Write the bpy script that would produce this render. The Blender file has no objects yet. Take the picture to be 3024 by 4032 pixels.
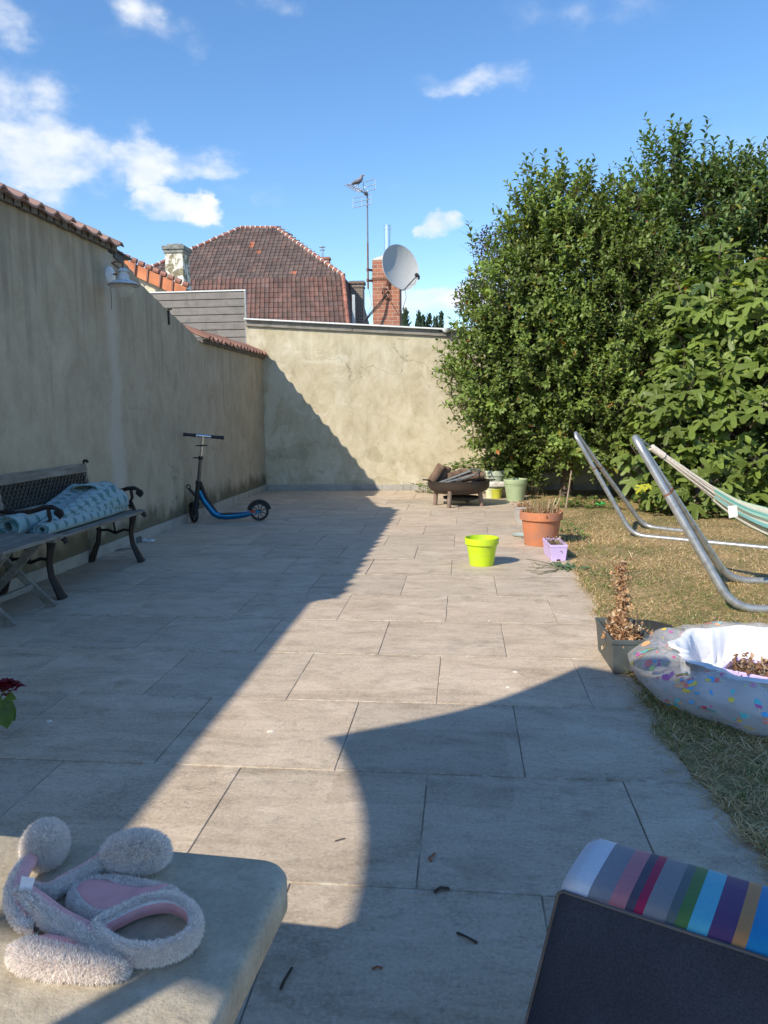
import bpy, bmesh, math, random
import numpy as np
from mathutils import Vector, Matrix, noise

random.seed(7); rng = np.random.default_rng(7)
S = bpy.context.scene
COL = S.collection

# ------------------------------------------------------------------ camera
# y forward along the patio, x to the right, z up; camera seated at 1.13 m
CF, PITCH, YAW, ROLL, CH = 3065.0, 0.1281, -0.1021, -0.0098, 1.133
_F = Vector((math.sin(YAW)*math.cos(PITCH), math.cos(YAW)*math.cos(PITCH), -math.sin(PITCH)))
_r = Vector((math.cos(YAW), -math.sin(YAW), 0)); _u = _r.cross(_F)
_R = math.cos(ROLL)*_r + math.sin(ROLL)*_u; _U = -math.sin(ROLL)*_r + math.cos(ROLL)*_u
CAM = Vector((0, 0, CH))
cd = bpy.data.cameras.new('camera'); cam = bpy.data.objects.new('camera', cd); COL.objects.link(cam)
M = Matrix((( _R.x, _U.x, -_F.x, CAM.x), (_R.y, _U.y, -_F.y, CAM.y), (_R.z, _U.z, -_F.z, CAM.z), (0, 0, 0, 1)))
cam.matrix_world = M
cd.sensor_fit = 'HORIZONTAL'; cd.sensor_width = 36; cd.lens = 36*CF/3024
cd.clip_start = 0.05; cd.clip_end = 2000
S.camera = cam

# ------------------------------------------------------------------ sun, sky, exposure
SX, SY = 0.82, 1.0                     # shadow displacement per metre of height
sd = bpy.data.lights.new('sun', 'SUN'); sun = bpy.data.objects.new('sun', sd); COL.objects.link(sun)
sd.energy = 3.7; sd.angle = math.radians(0.6); sd.color = (1.0, 0.90, 0.74)
sun.rotation_euler = Vector((SX, SY, -1)).to_track_quat('-Z', 'Y').to_euler()
sun.location = (-6, -7, 9)
EL = math.atan(1/math.hypot(SX, SY)); AZ = math.atan2(-SX, -SY)
W = bpy.data.worlds.new('World'); S.world = W; W.use_nodes = True
S.view_settings.view_transform = 'Standard'; S.view_settings.look = 'None'
S.view_settings.exposure = 0.66; S.view_settings.gamma = 1.0; S.view_settings.use_curve_mapping = False

def build_world():
    nt = W.node_tree; N = nt.nodes; L = nt.links; N.clear()
    out = N.new('ShaderNodeOutputWorld'); bg = N.new('ShaderNodeBackground')
    sky = N.new('ShaderNodeTexSky'); sky.sky_type = 'NISHITA'; sky.sun_disc = False
    sky.sun_elevation = EL; sky.sun_rotation = AZ % (2*math.pi)
    sky.altitude = 100; sky.air_density = 1.0; sky.dust_density = 0.15; sky.ozone_density = 2.2
    bg.inputs['Strength'].default_value = 0.15
    tc = N.new('ShaderNodeTexCoord'); sp = N.new('ShaderNodeSeparateXYZ'); L.new(tc.outputs['Generated'], sp.inputs[0])
    def m(op, a, b=None, c=None):
        n = N.new('ShaderNodeMath'); n.operation = op
        for i, v in enumerate((a, b, c)):
            if v is None: continue
            if isinstance(v, (int, float)): n.inputs[i].default_value = v
            else: L.new(v, n.inputs[i])
        return n.outputs[0]
    az = m('MULTIPLY', m('ARCTAN2', sp.outputs[0], sp.outputs[1]), 57.2958)
    el = m('MULTIPLY', m('ARCSINE', sp.outputs[2]), 57.2958)
    # warp the coordinates so the cloud outlines are ragged
    cb = N.new('ShaderNodeCombineXYZ'); L.new(az, cb.inputs[0]); L.new(m('MULTIPLY', el, 1.5), cb.inputs[1])
    nz = N.new('ShaderNodeTexNoise'); nz.inputs['Scale'].default_value = 0.30; nz.inputs['Detail'].default_value = 9; nz.inputs['Roughness'].default_value = 0.52
    L.new(cb.outputs[0], nz.inputs['Vector'])
    nz2 = N.new('ShaderNodeTexNoise'); nz2.inputs['Scale'].default_value = 0.16; nz2.inputs['Detail'].default_value = 4
    mp = N.new('ShaderNodeMapping'); mp.inputs['Location'].default_value = (7, 3, 0); L.new(cb.outputs[0], mp.inputs[0]); L.new(mp.outputs[0], nz2.inputs['Vector'])
    wn = N.new('ShaderNodeTexNoise'); wn.inputs['Scale'].default_value = 0.22; wn.inputs['Detail'].default_value = 5; wn.inputs['Roughness'].default_value = .6; L.new(cb.outputs[0], wn.inputs['Vector'])
    ws = N.new('ShaderNodeSeparateColor'); L.new(wn.outputs['Color'], ws.inputs[0])
    azw = m('ADD', az, m('MULTIPLY', m('SUBTRACT', ws.outputs[0], .5), 5.5)); elw = m('ADD', el, m('MULTIPLY', m('SUBTRACT', ws.outputs[1], .5), 3.4))
    def azel(px, py):
        d = (_F + _R*((px-1512)/CF) + _U*((2016-py)/CF)).normalized()
        return math.degrees(math.atan2(d.x, d.y)), math.degrees(math.asin(d.z))
    clouds = [  # px, py, half width px, half height px, opacity
        (50, 130, 100, 150, .42), (560, 30, 170, 90, .48), (700, 150, 80, 60, .22), (1060, 0, 120, 35, .3),
        (40, 400, 240, 110, .52), (270, 430, 100, 60, .36), (150, 600, 290, 125, .85), (570, 650, 110, 95, .72), (790, 668, 190, 62, .66), (550, 540, 45, 55, .4),
        (640, 802, 120, 48, .85), (770, 828, 75, 48, .85), (220, 770, 95, 60, .4), (1000, 775, 130, 38, .2),
        (1570, 722, 55, 42, .32), (1728, 892, 75, 48, .95), (1900, 320, 210, 45, .42), (1990, 350, 160, 25, .30), (2300, 60, 330, 60, .26),
        (1760, 1180, 300, 65, .85), (2060, 1130, 300, 80, .8), (2950, 620, 150, 160, .22), (2650, 445, 330, 28, .12), (300, 1150, 500, 50, .3), (-500, 500, 500, 400, .6), (3400, 1000, 500, 150, .6)]
    tot = None; lit = None
    for px, py, hw, hh, op in clouds:
        a, e = azel(px, py); sa = hw/CF*57.3*1.05; se = hh/CF*57.3*1.05
        dx = m('DIVIDE', m('SUBTRACT', azw, a), sa); dy = m('DIVIDE', m('SUBTRACT', elw, e), se)
        r2 = m('ADD', m('MULTIPLY', dx, dx), m('MULTIPLY', dy, dy))
        g = m('MULTIPLY', m('MAXIMUM', m('SUBTRACT', 1.5, r2), 0.0), 0.667)
        g = m('MULTIPLY', g, op)
        tot = g if tot is None else m('MAXIMUM', tot, g)
    # density = mask shaped by the fractal noise
    den = m('MULTIPLY_ADD', m('SUBTRACT', nz.outputs[0], 0.48), 2.4, tot)
    den = m('MULTIPLY', den, m('MINIMUM', m('MULTIPLY', tot, 2.4), 1.0))
    rp = N.new('ShaderNodeMapRange'); rp.interpolation_type = 'SMOOTHSTEP'
    rp.inputs['From Min'].default_value = 0.0; rp.inputs['From Max'].default_value = 1.15; L.new(den, rp.inputs[0])
    fac = m('MULTIPLY', rp.outputs[0], 0.97)
    # cloud colour: bright tops and greyer bases follow cloud thickness noise
    cr = N.new('ShaderNodeValToRGB'); cr.color_ramp.elements[0].position = .38; cr.color_ramp.elements[1].position = .62
    cr.color_ramp.elements[0].color = (3.7, 4.0, 4.5, 1); cr.color_ramp.elements[1].color = (4.7, 4.75, 4.75, 1)
    L.new(nz2.outputs[0], cr.inputs[0])
    mx = N.new('ShaderNodeMix'); mx.data_type = 'RGBA'
    hs = N.new('ShaderNodeHueSaturation'); hs.inputs['Hue'].default_value = .502; hs.inputs['Saturation'].default_value = 1.2; hs.inputs['Value'].default_value = .92; L.new(sky.outputs[0], hs.inputs['Color'])
    L.new(fac, mx.inputs['Factor']); L.new(hs.outputs[0], mx.inputs['A']); L.new(cr.outputs[0], mx.inputs['B'])
    L.new(mx.outputs['Result'], bg.inputs['Color']); L.new(bg.outputs[0], out.inputs[0])
build_world()

# ------------------------------------------------------------------ pixel helpers (photo pixels 3024 x 4032 -> metres)
def ray(x, y): return _F + _R*((x-1512)/CF) + _U*((2016-y)/CF)
def G(x, y, z=0.0): d = ray(x, y); return CAM + d*((z-CH)/d.z)
def PY(x, y, Y): d = ray(x, y); return CAM + d*(Y/d.y)
def PX(x, y, X): d = ray(x, y); return CAM + d*(X/d.x)

# ------------------------------------------------------------------ object helpers
ORI = {}
def setp(o, label=None, cat=None, group=None, kind=None):
    if label: o['label'] = label
    if cat: o['category'] = cat
    if group: o['group'] = group
    if kind: o['kind'] = kind
    return o
def thing(name, label, cat, loc=(0, 0, 0), group=None):
    o = bpy.data.objects.new(name, None); COL.objects.link(o); o.empty_display_size = .1
    o.location = loc; ORI[o.name] = Vector(loc)
    return setp(o, label, cat, group)
def link(o, parent, loc):
    COL.objects.link(o)
    if parent is not None: o.parent = parent; ORI[o.name] = ORI[parent.name]
    else: o.location = loc; ORI[o.name] = Vector(loc)

class MB:
    def __init__(s): s.v = []; s.f = []; s.m = []; s.c = []
    def add(s, vs, fs, m=0, col=None):
        k = len(s.v); s.v += [tuple(p) for p in vs]
        s.f += [tuple(i+k for i in q) for q in fs]; s.m += [m]*len(fs)
        s.c += [col or (1, 1, 1)]*len(vs)
        return s
    def box(s, c, size, rz=0, rx=0, ry=0, m=0, col=None, taper=1.0):
        hx, hy, hz = size[0]/2, size[1]/2, size[2]/2
        R = Matrix.Rotation(rz, 3, 'Z') @ Matrix.Rotation(ry, 3, 'Y') @ Matrix.Rotation(rx, 3, 'X')
        P = [Vector((sx*hx*(taper if sz < 0 else 1), sy*hy*(taper if sz < 0 else 1), sz*hz)) for sz in (-1, 1) for sy in (-1, 1) for sx in (-1, 1)]
        c = Vector(c)
        return s.add([c + R @ p for p in P], [(0, 2, 3, 1), (4, 5, 7, 6), (0, 1, 5, 4), (2, 6, 7, 3), (0, 4, 6, 2), (1, 3, 7, 5)], m, col)
    def beam(s, a, b, w, t, up=(0, 0, 1), m=0, col=None):
        a = Vector(a); b = Vector(b); d = (b-a).normalized(); sd = d.cross(Vector(up)).normalized(); u = sd.cross(d)
        P = [p + sd*(i*w/2) + u*(j*t/2) for p in (a, b) for i, j in ((-1, -1), (1, -1), (1, 1), (-1, 1))]
        return s.add(P, [(0, 1, 2, 3), (7, 6, 5, 4), (0, 4, 5, 1), (1, 5, 6, 2), (2, 6, 7, 3), (3, 7, 4, 0)], m, col)
    def tube(s, pts, r, n=10, m=0, col=None, flat=None, closed=False, caps=True):
        pts = [Vector(p) for p in pts]; N = len(pts)
        rs = r if isinstance(r, (list, tuple)) else [r]*N
        ts = []
        for i in range(N):
            a = pts[(i-1) % N] if (closed or i > 0) else pts[i]; b = pts[(i+1) % N] if (closed or i < N-1) else pts[i]
            ts.append((b-a).normalized())
        up = Vector((0, 0, 1)) if abs(ts[0].z) < .9 else Vector((0, 1, 0))
        u = ts[0].cross(up).normalized(); vs = []
        for i in range(N):
            u = (u - ts[i]*u.dot(ts[i])).normalized(); w = ts[i].cross(u)
            for k in range(n):
                a = 2*math.pi*k/n; fx, fy = flat if flat else (1, 1)
                vs.append(pts[i] + u*(math.cos(a)*rs[i]*fx) + w*(math.sin(a)*rs[i]*fy))
        fs = []
        for i in range(N if closed else N-1):
            j = (i+1) % N
            for k in range(n): fs.append((i*n+k, i*n+(k+1) % n, j*n+(k+1) % n, j*n+k))
        if not closed and caps: fs += [tuple(range(n-1, -1, -1)), tuple((N-1)*n+k for k in range(n))]
        return s.add(vs, fs, m, col)
    def lathe(s, prof, c=(0, 0, 0), n=40, rot=None, m=0, col=None, sc=(1, 1), caps=True):
        c = Vector(c); vs = []
        for r, z in prof:
            for k in range(n):
                a = 2*math.pi*k/n; p = Vector((r*math.cos(a)*sc[0], r*math.sin(a)*sc[1], z))
                vs.append(c + (rot @ p if rot else p))
        fs = [(i*n+k, i*n+(k+1) % n, (i+1)*n+(k+1) % n, (i+1)*n+k) for i in range(len(prof)-1) for k in range(n)]
        if caps: fs += [tuple(range(n-1, -1, -1)), tuple((len(prof)-1)*n+k for k in range(n))]
        return s.add(vs, fs, m, col)
    def prism(s, poly, axis, a, b, m=0, col=None):   # polygon in the two other axes, swept from a to b
        def P(p, t):
            if axis == 'x': return (t, p[0], p[1])
            if axis == 'y': return (p[0], t, p[1])
            return (p[0], p[1], t)
        n = len(poly); vs = [P(p, a) for p in poly] + [P(p, b) for p in poly]
        fs = [tuple(range(n)), tuple(range(2*n-1, n-1, -1))] + [(i, (i+1) % n, n+(i+1) % n, n+i) for i in range(n)]
        return s.add(vs, fs, m, col)
    def build(s, name, mats, parent=None, loc=(0, 0, 0), smooth=35, bevel=0, seg=2, fix=True, disp=None):
        o0 = ORI[parent.name] if parent is not None else Vector(loc)
        me = bpy.data.meshes.new(name); me.from_pydata([(p[0]-o0.x, p[1]-o0.y, p[2]-o0.z) for p in s.v], [], s.f)
        mats = mats if isinstance(mats, (list, tuple)) else [mats]
        for m in mats: me.materials.append(m)
        me.polygons.foreach_set('material_index', s.m)
        if any(c != (1, 1, 1) for c in s.c):
            at = me.color_attributes.new('Col', 'FLOAT_COLOR', 'POINT')
            at.data.foreach_set('color', np.array([(*c, 1) for c in s.c], dtype=np.float32).ravel())
        if fix or bevel:
            bm = bmesh.new(); bm.from_mesh(me)
            if bevel: 
                bmesh.ops.recalc_face_normals(bm, faces=bm.faces)
                es = [e for e in bm.edges if len(e.link_faces) == 2 and e.calc_face_angle(0) > .5]
                bmesh.ops.bevel(bm, geom=es, offset=bevel, segments=seg, affect='EDGES', profile=.5)
            if fix: bmesh.ops.recalc_face_normals(bm, faces=bm.faces)
            bm.to_mesh(me); bm.free()
        if smooth:
            me.polygons.foreach_set('use_smooth', [True]*len(me.polygons)); me.set_sharp_from_angle(angle=math.radians(smooth))
        o = bpy.data.objects.new(name, me); link(o, parent, loc)
        return o

def npmesh(name, V, F, mats, parent=None, cols=None, smooth=False, loc=(0, 0, 0)):
    """V (n,3), F (m,k) of one size; quick mesh from arrays"""
    o0 = np.array(ORI[parent.name] if parent is not None else loc)
    V = np.asarray(V, dtype=np.float32) - o0.astype(np.float32); F = np.asarray(F, dtype=np.int32)
    me = bpy.data.meshes.new(name); me.vertices.add(len(V)); me.vertices.foreach_set('co', V.ravel())
    k = F.shape[1]; me.loops.add(F.size); me.loops.foreach_set('vertex_index', F.ravel())
    me.polygons.add(len(F)); me.polygons.foreach_set('loop_start', np.arange(0, F.size, k, dtype=np.int32))
    try: me.polygons.foreach_set('loop_total', np.full(len(F), k, dtype=np.int32))
    except Exception: pass
    if smooth: me.polygons.foreach_set('use_smooth', np.ones(len(F), dtype=bool))
    me.materials.append(mats)
    if cols is not None:
        at = me.color_attributes.new('Col', 'FLOAT_COLOR', 'POINT')
        c = np.ones((len(V), 4), dtype=np.float32); c[:, :3] = cols; at.data.foreach_set('color', c.ravel())
    me.update(calc_edges=True); me.validate()
    o = bpy.data.objects.new(name, me); link(o, parent, loc)
    return o

# ------------------------------------------------------------------ materials
MATS = {}
def ramp(N, stops):
    r = N.new('ShaderNodeValToRGB'); e = r.color_ramp.elements
    while len(e) < len(stops): e.new(.5)
    for k, (p, c) in enumerate(stops): e[k].position = p; e[k].color = (*c, 1) if len(c) == 3 else c
    return r
class MT:
    """small node-graph helper around a Principled BSDF"""
    def __init__(s, name, rough=.6, metal=0, spec=.5):
        s.m = bpy.data.materials.new(name); s.m.use_nodes = True; s.nt = s.m.node_tree; s.N = s.nt.nodes; s.L = s.nt.links
        s.b = s.N['Principled BSDF']; s.b.inputs['Roughness'].default_value = rough; s.b.inputs['Metallic'].default_value = metal
        s.b.inputs['Specular IOR Level'].default_value = spec
        s.pos = s.N.new('ShaderNodeNewGeometry').outputs['Position']
    def map(s, sc=(1, 1, 1), loc=(0, 0, 0), rot=(0, 0, 0), src=None):
        n = s.N.new('ShaderNodeMapping'); n.inputs['Scale'].default_value = sc; n.inputs['Location'].default_value = loc; n.inputs['Rotation'].default_value = rot
        s.L.new(src or s.pos, n.inputs[0]); return n.outputs[0]
    def noise(s, scale, detail=5, rough=.55, vec=None, dist=0):
        n = s.N.new('ShaderNodeTexNoise'); n.inputs['Scale'].default_value = scale; n.inputs['Detail'].default_value = detail
        n.inputs['Roughness'].default_value = rough; n.inputs['Distortion'].default_value = dist; s.L.new(vec or s.pos, n.inputs['Vector']); return n.outputs[0]
    def ramp(s, fac, stops): r = ramp(s.N, stops); s.L.new(fac, r.inputs[0]); return r.outputs[0]
    def mix(s, fac, a, b, mode='MIX'):
        n = s.N.new('ShaderNodeMix'); n.data_type = 'RGBA'; n.blend_type = mode
        for k, v in (('Factor', fac), ('A', a), ('B', b)):
            if isinstance(v, (int, float)): n.inputs[k].default_value = v
            elif isinstance(v, tuple): n.inputs[k].default_value = (*v, 1)
            else: s.L.new(v, n.inputs[k])
        return n.outputs['Result']
    def math(s, op, a, b=None, c=None):
        n = s.N.new('ShaderNodeMath'); n.operation = op
        for i, v in enumerate((a, b, c)):
            if v is None: continue
            if isinstance(v, (int, float)): n.inputs[i].default_value = v
            else: s.L.new(v, n.inputs[i])
        return n.outputs[0]
    def sep(s, v=None):
        n = s.N.new('ShaderNodeSeparateXYZ'); s.L.new(v or s.pos, n.inputs[0]); return n.outputs
    def attr(s, name='Col'):
        n = s.N.new('ShaderNodeAttribute'); n.attribute_name = name; return n.outputs['Color']
    def color(s, c):
        if isinstance(c, tuple): s.b.inputs['Base Color'].default_value = (*c, 1)
        else: s.L.new(c, s.b.inputs['Base Color'])
        return s
    def rough(s, c): s.L.new(c, s.b.inputs['Roughness']); return s
    def bump(s, h, strength=.3, dist=.01, prev=None):
        n = s.N.new('ShaderNodeBump'); n.inputs['Strength'].default_value = strength; n.inputs['Distance'].default_value = dist
        s.L.new(h, n.inputs['Height'])
        if prev: s.L.new(prev, n.inputs['Normal'])
        s.L.new(n.outputs[0], s.b.inputs['Normal']); return n.outputs[0]
    def sheen(s, w): s.b.inputs['Sheen Weight'].default_value = w; return s

def plain(name, c, rough=.55, metal=0, var=.12, scale=14, bump=.15, bscale=60, spec=.5, c2=None, bd=.004):
    if name in MATS: return MATS[name]
    t = MT(name, rough, metal, spec)
    dk = c2 or tuple(x*(1-var*2) for x in c); lt = tuple(min(1, x*(1+var)) for x in c)
    n = t.noise(scale, 6); t.color(t.ramp(n, [(.3, dk), (.5, c), (.72, lt)]))
    if bump: t.bump(t.noise(bscale, 4), bump, bd)
    MATS[name] = t.m; return t.m
def attrmat(name, rough=.6, trans=0.0, spec=.4, var=.2, scale=20, sheen=0, tint=(1.5, 1.6, .6)):
    if name in MATS: return MATS[name]
    t = MT(name, rough, 0, spec); a = t.attr(); n = t.noise(scale, 3)
    c = t.mix(1.0, a, t.ramp(n, [(.3, (1-var,)*3), (.7, (1+var*.5,)*3)]), 'MULTIPLY'); t.color(c)
    if sheen: t.sheen(sheen)
    if trans:
        tr = t.N.new('ShaderNodeBsdfTranslucent'); t.L.new(t.mix(1.0, c, tint, 'MULTIPLY'), tr.inputs[0])
        ms = t.N.new('ShaderNodeMixShader'); ms.inputs[0].default_value = trans
        out = t.N['Material Output']; t.L.new(t.b.outputs[0], ms.inputs[1]); t.L.new(tr.outputs[0], ms.inputs[2]); t.L.new(ms.outputs[0], out.inputs[0])
    MATS[name] = t.m; return t.m

def m_patio():
    t = MT('patio_stone', .72, 0, .35); a = t.attr(); ax = t.sep(a)
    # every slab gets its own stretch of the stone pattern
    off = t.N.new('ShaderNodeVectorMath'); off.operation = 'MULTIPLY_ADD'; t.L.new(a, off.inputs[0]); off.inputs[1].default_value = (0, 37, 53); t.L.new(t.pos, off.inputs[2])
    v = t.map((1.0, 1.7, 1), src=off.outputs[0])
    n1 = t.noise(2.6, 8, .62, v, 1.2); n2 = t.noise(16, 8, .7, v); n3 = t.noise(.9, 3, .5); n4 = t.noise(90, 4, .7)
    base = t.ramp(n1, [(.25, (.355, .292, .220)), (.43, (.50, .418, .320)), (.6, (.58, .492, .385)), (.8, (.67, .58, .46))])
    base = t.mix(t.ramp(n2, [(.30, (.75,)*3), (.5, (0, 0, 0))]), base, t.mix(.5, base, (.20, .18, .15)))
    n7 = t.noise(38, 6, .75, v); base = t.mix(t.ramp(n7, [(.32, (.7,)*3), (.46, (0, 0, 0))]), base, t.mix(1.0, base, (.72, .71, .70), 'MULTIPLY'))
    base = t.mix(t.ramp(n4, [(.52, (0, 0, 0)), (.66, (.5, .5, .5))]), base, (.66, .60, .50)); base = t.mix(t.ramp(n4, [(.33, (.6,)*3), (.45, (0, 0, 0))]), base, t.mix(1.0, base, (.62, .60, .58), 'MULTIPLY'))
    base = t.mix(t.ramp(n3, [(.3, (.0,)*3), (.7, (.35,)*3)]), base, t.mix(1.0, base, (1.06, .93, .88), 'MULTIPLY'))
    tone = t.ramp(ax[0], [(0, (.90, .90, .90)), (1, (1.08, 1.05, 1.02))]); base = t.mix(1.0, base, tone, 'MULTIPLY')
    # old damp marks and dirt
    n5 = t.noise(3.2, 5, .6, t.map((1.3, 2, 1), (4, 9, 0)), .8)
    base = t.mix(t.ramp(n5, [(.56, (0, 0, 0)), (.70, (.55, .55, .55))]), base, t.mix(1.0, base, (.62, .6, .56), 'MULTIPLY'))
    # rectangular damp mark left by something that stood there, and grime washed along the rows
    q = t.sep(); wob = t.math('MULTIPLY', t.math('SUBTRACT', t.noise(9, 4), .5), .07)
    bx = t.math('LESS_THAN', t.math('ABSOLUTE', t.math('ADD', t.math('ADD', q[0], .12), wob)), .27); by = t.math('LESS_THAN', t.math('ABSOLUTE', t.math('ADD', t.math('SUBTRACT', q[1], 2.40), wob)), .27)
    base = t.mix(t.math('MULTIPLY', t.math('MULTIPLY', bx, by), .5), base, t.mix(1.0, base, (.74, .72, .70), 'MULTIPLY'))
    n8 = t.noise(2.2, 6, .7, t.map((.5, 5.0, 1), (1, 2, 3))); base = t.mix(t.ramp(n8, [(.54, (0, 0, 0)), (.68, (.5,)*3)]), base, t.mix(1.0, base, (.70, .68, .63), 'MULTIPLY'))
    dj = t.math('PINGPONG', t.math('SUBTRACT', q[1], K0), TS/2); ng = t.noise(26, 6, .7)
    base = t.mix(t.math('MULTIPLY', t.ramp(dj, [(.004, (.8,)*3), (.045, (0, 0, 0))]), t.ramp(ng, [(.42, (0, 0, 0)), (.62, (.8,)*3)])), base, t.mix(1.0, base, (.60, .57, .52), 'MULTIPLY'))
    base = t.mix(t.math('MULTIPLY', t.ramp(dj, [(.003, (.8,)*3), (.018, (0, 0, 0))]), t.ramp(t.noise(11, 5), [(.52, (0, 0, 0)), (.62, (.9,)*3)])), base, (.62, .56, .46))
    # hairline veins
    vo = t.N.new('ShaderNodeTexVoronoi'); vo.feature = 'DISTANCE_TO_EDGE'; vo.inputs['Scale'].default_value = 3.1
    wv = t.N.new('ShaderNodeVectorMath'); wv.operation = 'ADD'; t.L.new(off.outputs[0], wv.inputs[0])
    nn = t.N.new('ShaderNodeTexNoise'); nn.inputs['Scale'].default_value = 5; nn.inputs['Detail'].default_value = 6; t.L.new(off.outputs[0], nn.inputs[0]); t.L.new(nn.outputs['Color'], wv.inputs[1]); t.L.new(wv.outputs[0], vo.inputs[0])
    vm = t.math('MULTIPLY', t.math('LESS_THAN', vo.outputs[0], .008), t.ramp(t.noise(1.7, 2), [(.52, (0, 0, 0)), (.6, (.45, .45, .45))]))
    base = t.mix(vm, base, (.19, .175, .155)); t.color(base)
    t.rough(t.ramp(n2, [(.3, (.6,)*3), (.7, (.82,)*3)]))
    t.bump(n4, .5, .002, t.bump(n2, .45, .004, t.bump(n1, .3, .006))); return t.m
def m_grout():
    t = MT('grout', .9, 0, .2); n = t.noise(7, 6); t.color(t.ramp(n, [(.35, (.17, .15, .12)), (.52, (.30, .26, .21)), (.66, (.56, .50, .41))])); t.bump(t.noise(120, 4), .5, .003); return t.m
def m_plaster(name, cols, streak=.5, damp=0.0, patch=None):
    t = MT(name, .92, 0, .15); z = t.sep()[2]
    n0 = t.noise(.9, 6, .6, None, .6); n1 = t.noise(4.5, 8, .68, t.map((1, 1, .75)), .5); n2 = t.noise(3.0, 6, .65, t.map((1.3, 1.3, .75), (3, 1, 5)), .7); n3 = t.noise(34, 6, .7)
    c = t.ramp(n1, [(.3, cols[0]), (.47, cols[1]), (.62, cols[2]), (.8, cols[3])])
    c = t.mix(t.ramp(n0, [(.35, (.5,)*3), (.68, (0, 0, 0))]), c, t.mix(1.0, c, (.74, .74, .73), 'MULTIPLY'))
    c = t.mix(t.ramp(n2, [(.5, (0, 0, 0)), (.68, (streak,)*3)]), c, t.mix(1.0, c, (.62, .61, .57), 'MULTIPLY'))
    c = t.mix(t.ramp(n3, [(.45, (0, 0, 0)), (.8, (.3,)*3)]), c, t.mix(1.0, c, (.7, .68, .64), 'MULTIPLY'))
    # fine cracks, and runs below the coping
    vo = t.N.new('ShaderNodeTexVoronoi'); vo.feature = 'DISTANCE_TO_EDGE'; vo.inputs['Scale'].default_value = .8; wv = t.N.new('ShaderNodeVectorMath'); wv.operation = 'ADD'
    nn = t.N.new('ShaderNodeTexNoise'); nn.inputs['Scale'].default_value = 2.2; nn.inputs['Detail'].default_value = 9; t.L.new(t.pos, nn.inputs[0]); t.L.new(t.pos, wv.inputs[0]); t.L.new(nn.outputs['Color'], wv.inputs[1]); t.L.new(wv.outputs[0], vo.inputs[0])
    c = t.mix(t.math('MULTIPLY', t.math('LESS_THAN', vo.outputs[0], .0045), t.ramp(t.noise(.8, 2), [(.45, (0, 0, 0)), (.6, (.6,)*3)])), c, (.16, .145, .115))
    nr = t.noise(3.5, 5, .6, t.map((3.0, 3.0, .22), (8, 2, 1))); top = t.math('MULTIPLY', t.math('SUBTRACT', z, 1.15), .85)
    c = t.mix(t.ramp(t.math('ADD', nr, t.math('MULTIPLY', top, .22)), [(.64, (0, 0, 0)), (.82, (.42 if damp else .16,)*3)]), c, (.17, .155, .12))
    if damp:
        yy = t.sep()[1]; sm = t.math('ABSOLUTE', t.math('ADD', t.math('SUBTRACT', yy, 6.32), t.math('MULTIPLY', t.math('SUBTRACT', t.noise(2.2, 5), .5), .35)))
        c = t.mix(t.ramp(sm, [(.05, (.55,)*3), (.16, (0, 0, 0))]), c, (.52, .50, .45))
    if patch:
        n4 = t.noise(1.15, 5, .62, t.map((1, 1, 1), (11, 3, 8)), 1.0)
        c = t.mix(t.ramp(n4, [(.56, (0, 0, 0)), (.6, (patch,)*3)]), c, t.mix(.55, c, (.72, .68, .56)))
        n6 = t.noise(2.6, 3, .5, t.map((1, 1, 1.5), (2, 7, 1)), .3)
        low = t.ramp(z, [(.35/3, (1, 1, 1)), (.75/3, (0, 0, 0))])
        zz = t.math('MULTIPLY', t.math('LESS_THAN', z, .75), t.ramp(n6, [(.55, (0, 0, 0)), (.58, (.45,)*3)]))
        c = t.mix(zz, c, t.mix(1.0, c, (.66, .66, .60), 'MULTIPLY'))
    if damp:   # moss and damp climbing from the foot of the wall
        n5 = t.noise(2.4, 7, .65, t.map((1.6, 1.6, .8), (5, 5, 5)))
        h = t.math('SUBTRACT', t.math('MULTIPLY', n5, 1.5), t.math('MULTIPLY', z, 2.3))
        c = t.mix(t.ramp(h, [(.06, (0, 0, 0)), (.42, (damp,)*3)]), c, (.07, .068, .04))
    t.color(c)
    b = t.bump(n0, .6, .05); b = t.bump(n1, .45, .012, b); t.bump(n3, .35, .003, b)
    return t.m
def m_brick():
    t = MT('brick', .88, 0, .2)
    p = t.N.new('ShaderNodeCombineXYZ'); q = t.sep(); t.L.new(t.math('ADD', q[0], q[1]), p.inputs[0]); t.L.new(q[2], p.inputs[1])
    br = t.N.new('ShaderNodeTexBrick'); br.inputs['Scale'].default_value = 1; br.inputs['Brick Width'].default_value = .155; br.inputs['Row Height'].default_value = .057
    br.inputs['Mortar Size'].default_value = .0045; br.inputs['Mortar Smooth'].default_value = .3; br.inputs['Bias'].default_value = -.1
    br.inputs['Color1'].default_value = (.42, .16, .10, 1); br.inputs['Color2'].default_value = (.25, .10, .075, 1); br.inputs['Mortar'].default_value = (.48, .40, .32, 1)
    w = t.N.new('ShaderNodeVectorMath'); w.operation = 'ADD'; t.L.new(p.outputs[0], w.inputs[0]); nn = t.N.new('ShaderNodeTexNoise'); nn.inputs['Scale'].default_value = 14
    t.L.new(t.pos, nn.inputs[0]); sc = t.N.new('ShaderNodeVectorMath'); sc.operation = 'SCALE'; sc.inputs['Scale'].default_value = .009; t.L.new(nn.outputs['Color'], sc.inputs[0]); t.L.new(sc.outputs[0], w.inputs[1])
    t.L.new(w.outputs[0], br.inputs[0]); n = t.noise(22, 6)
    t.color(t.mix(t.ramp(n, [(.4, (0, 0, 0)), (.75, (.5,)*3)]), br.outputs[0], (.5, .3, .22)))
    t.bump(t.math('SUBTRACT', 1, br.outputs[1]), .6, .006, t.bump(n, .3, .004)); return t.m
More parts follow.
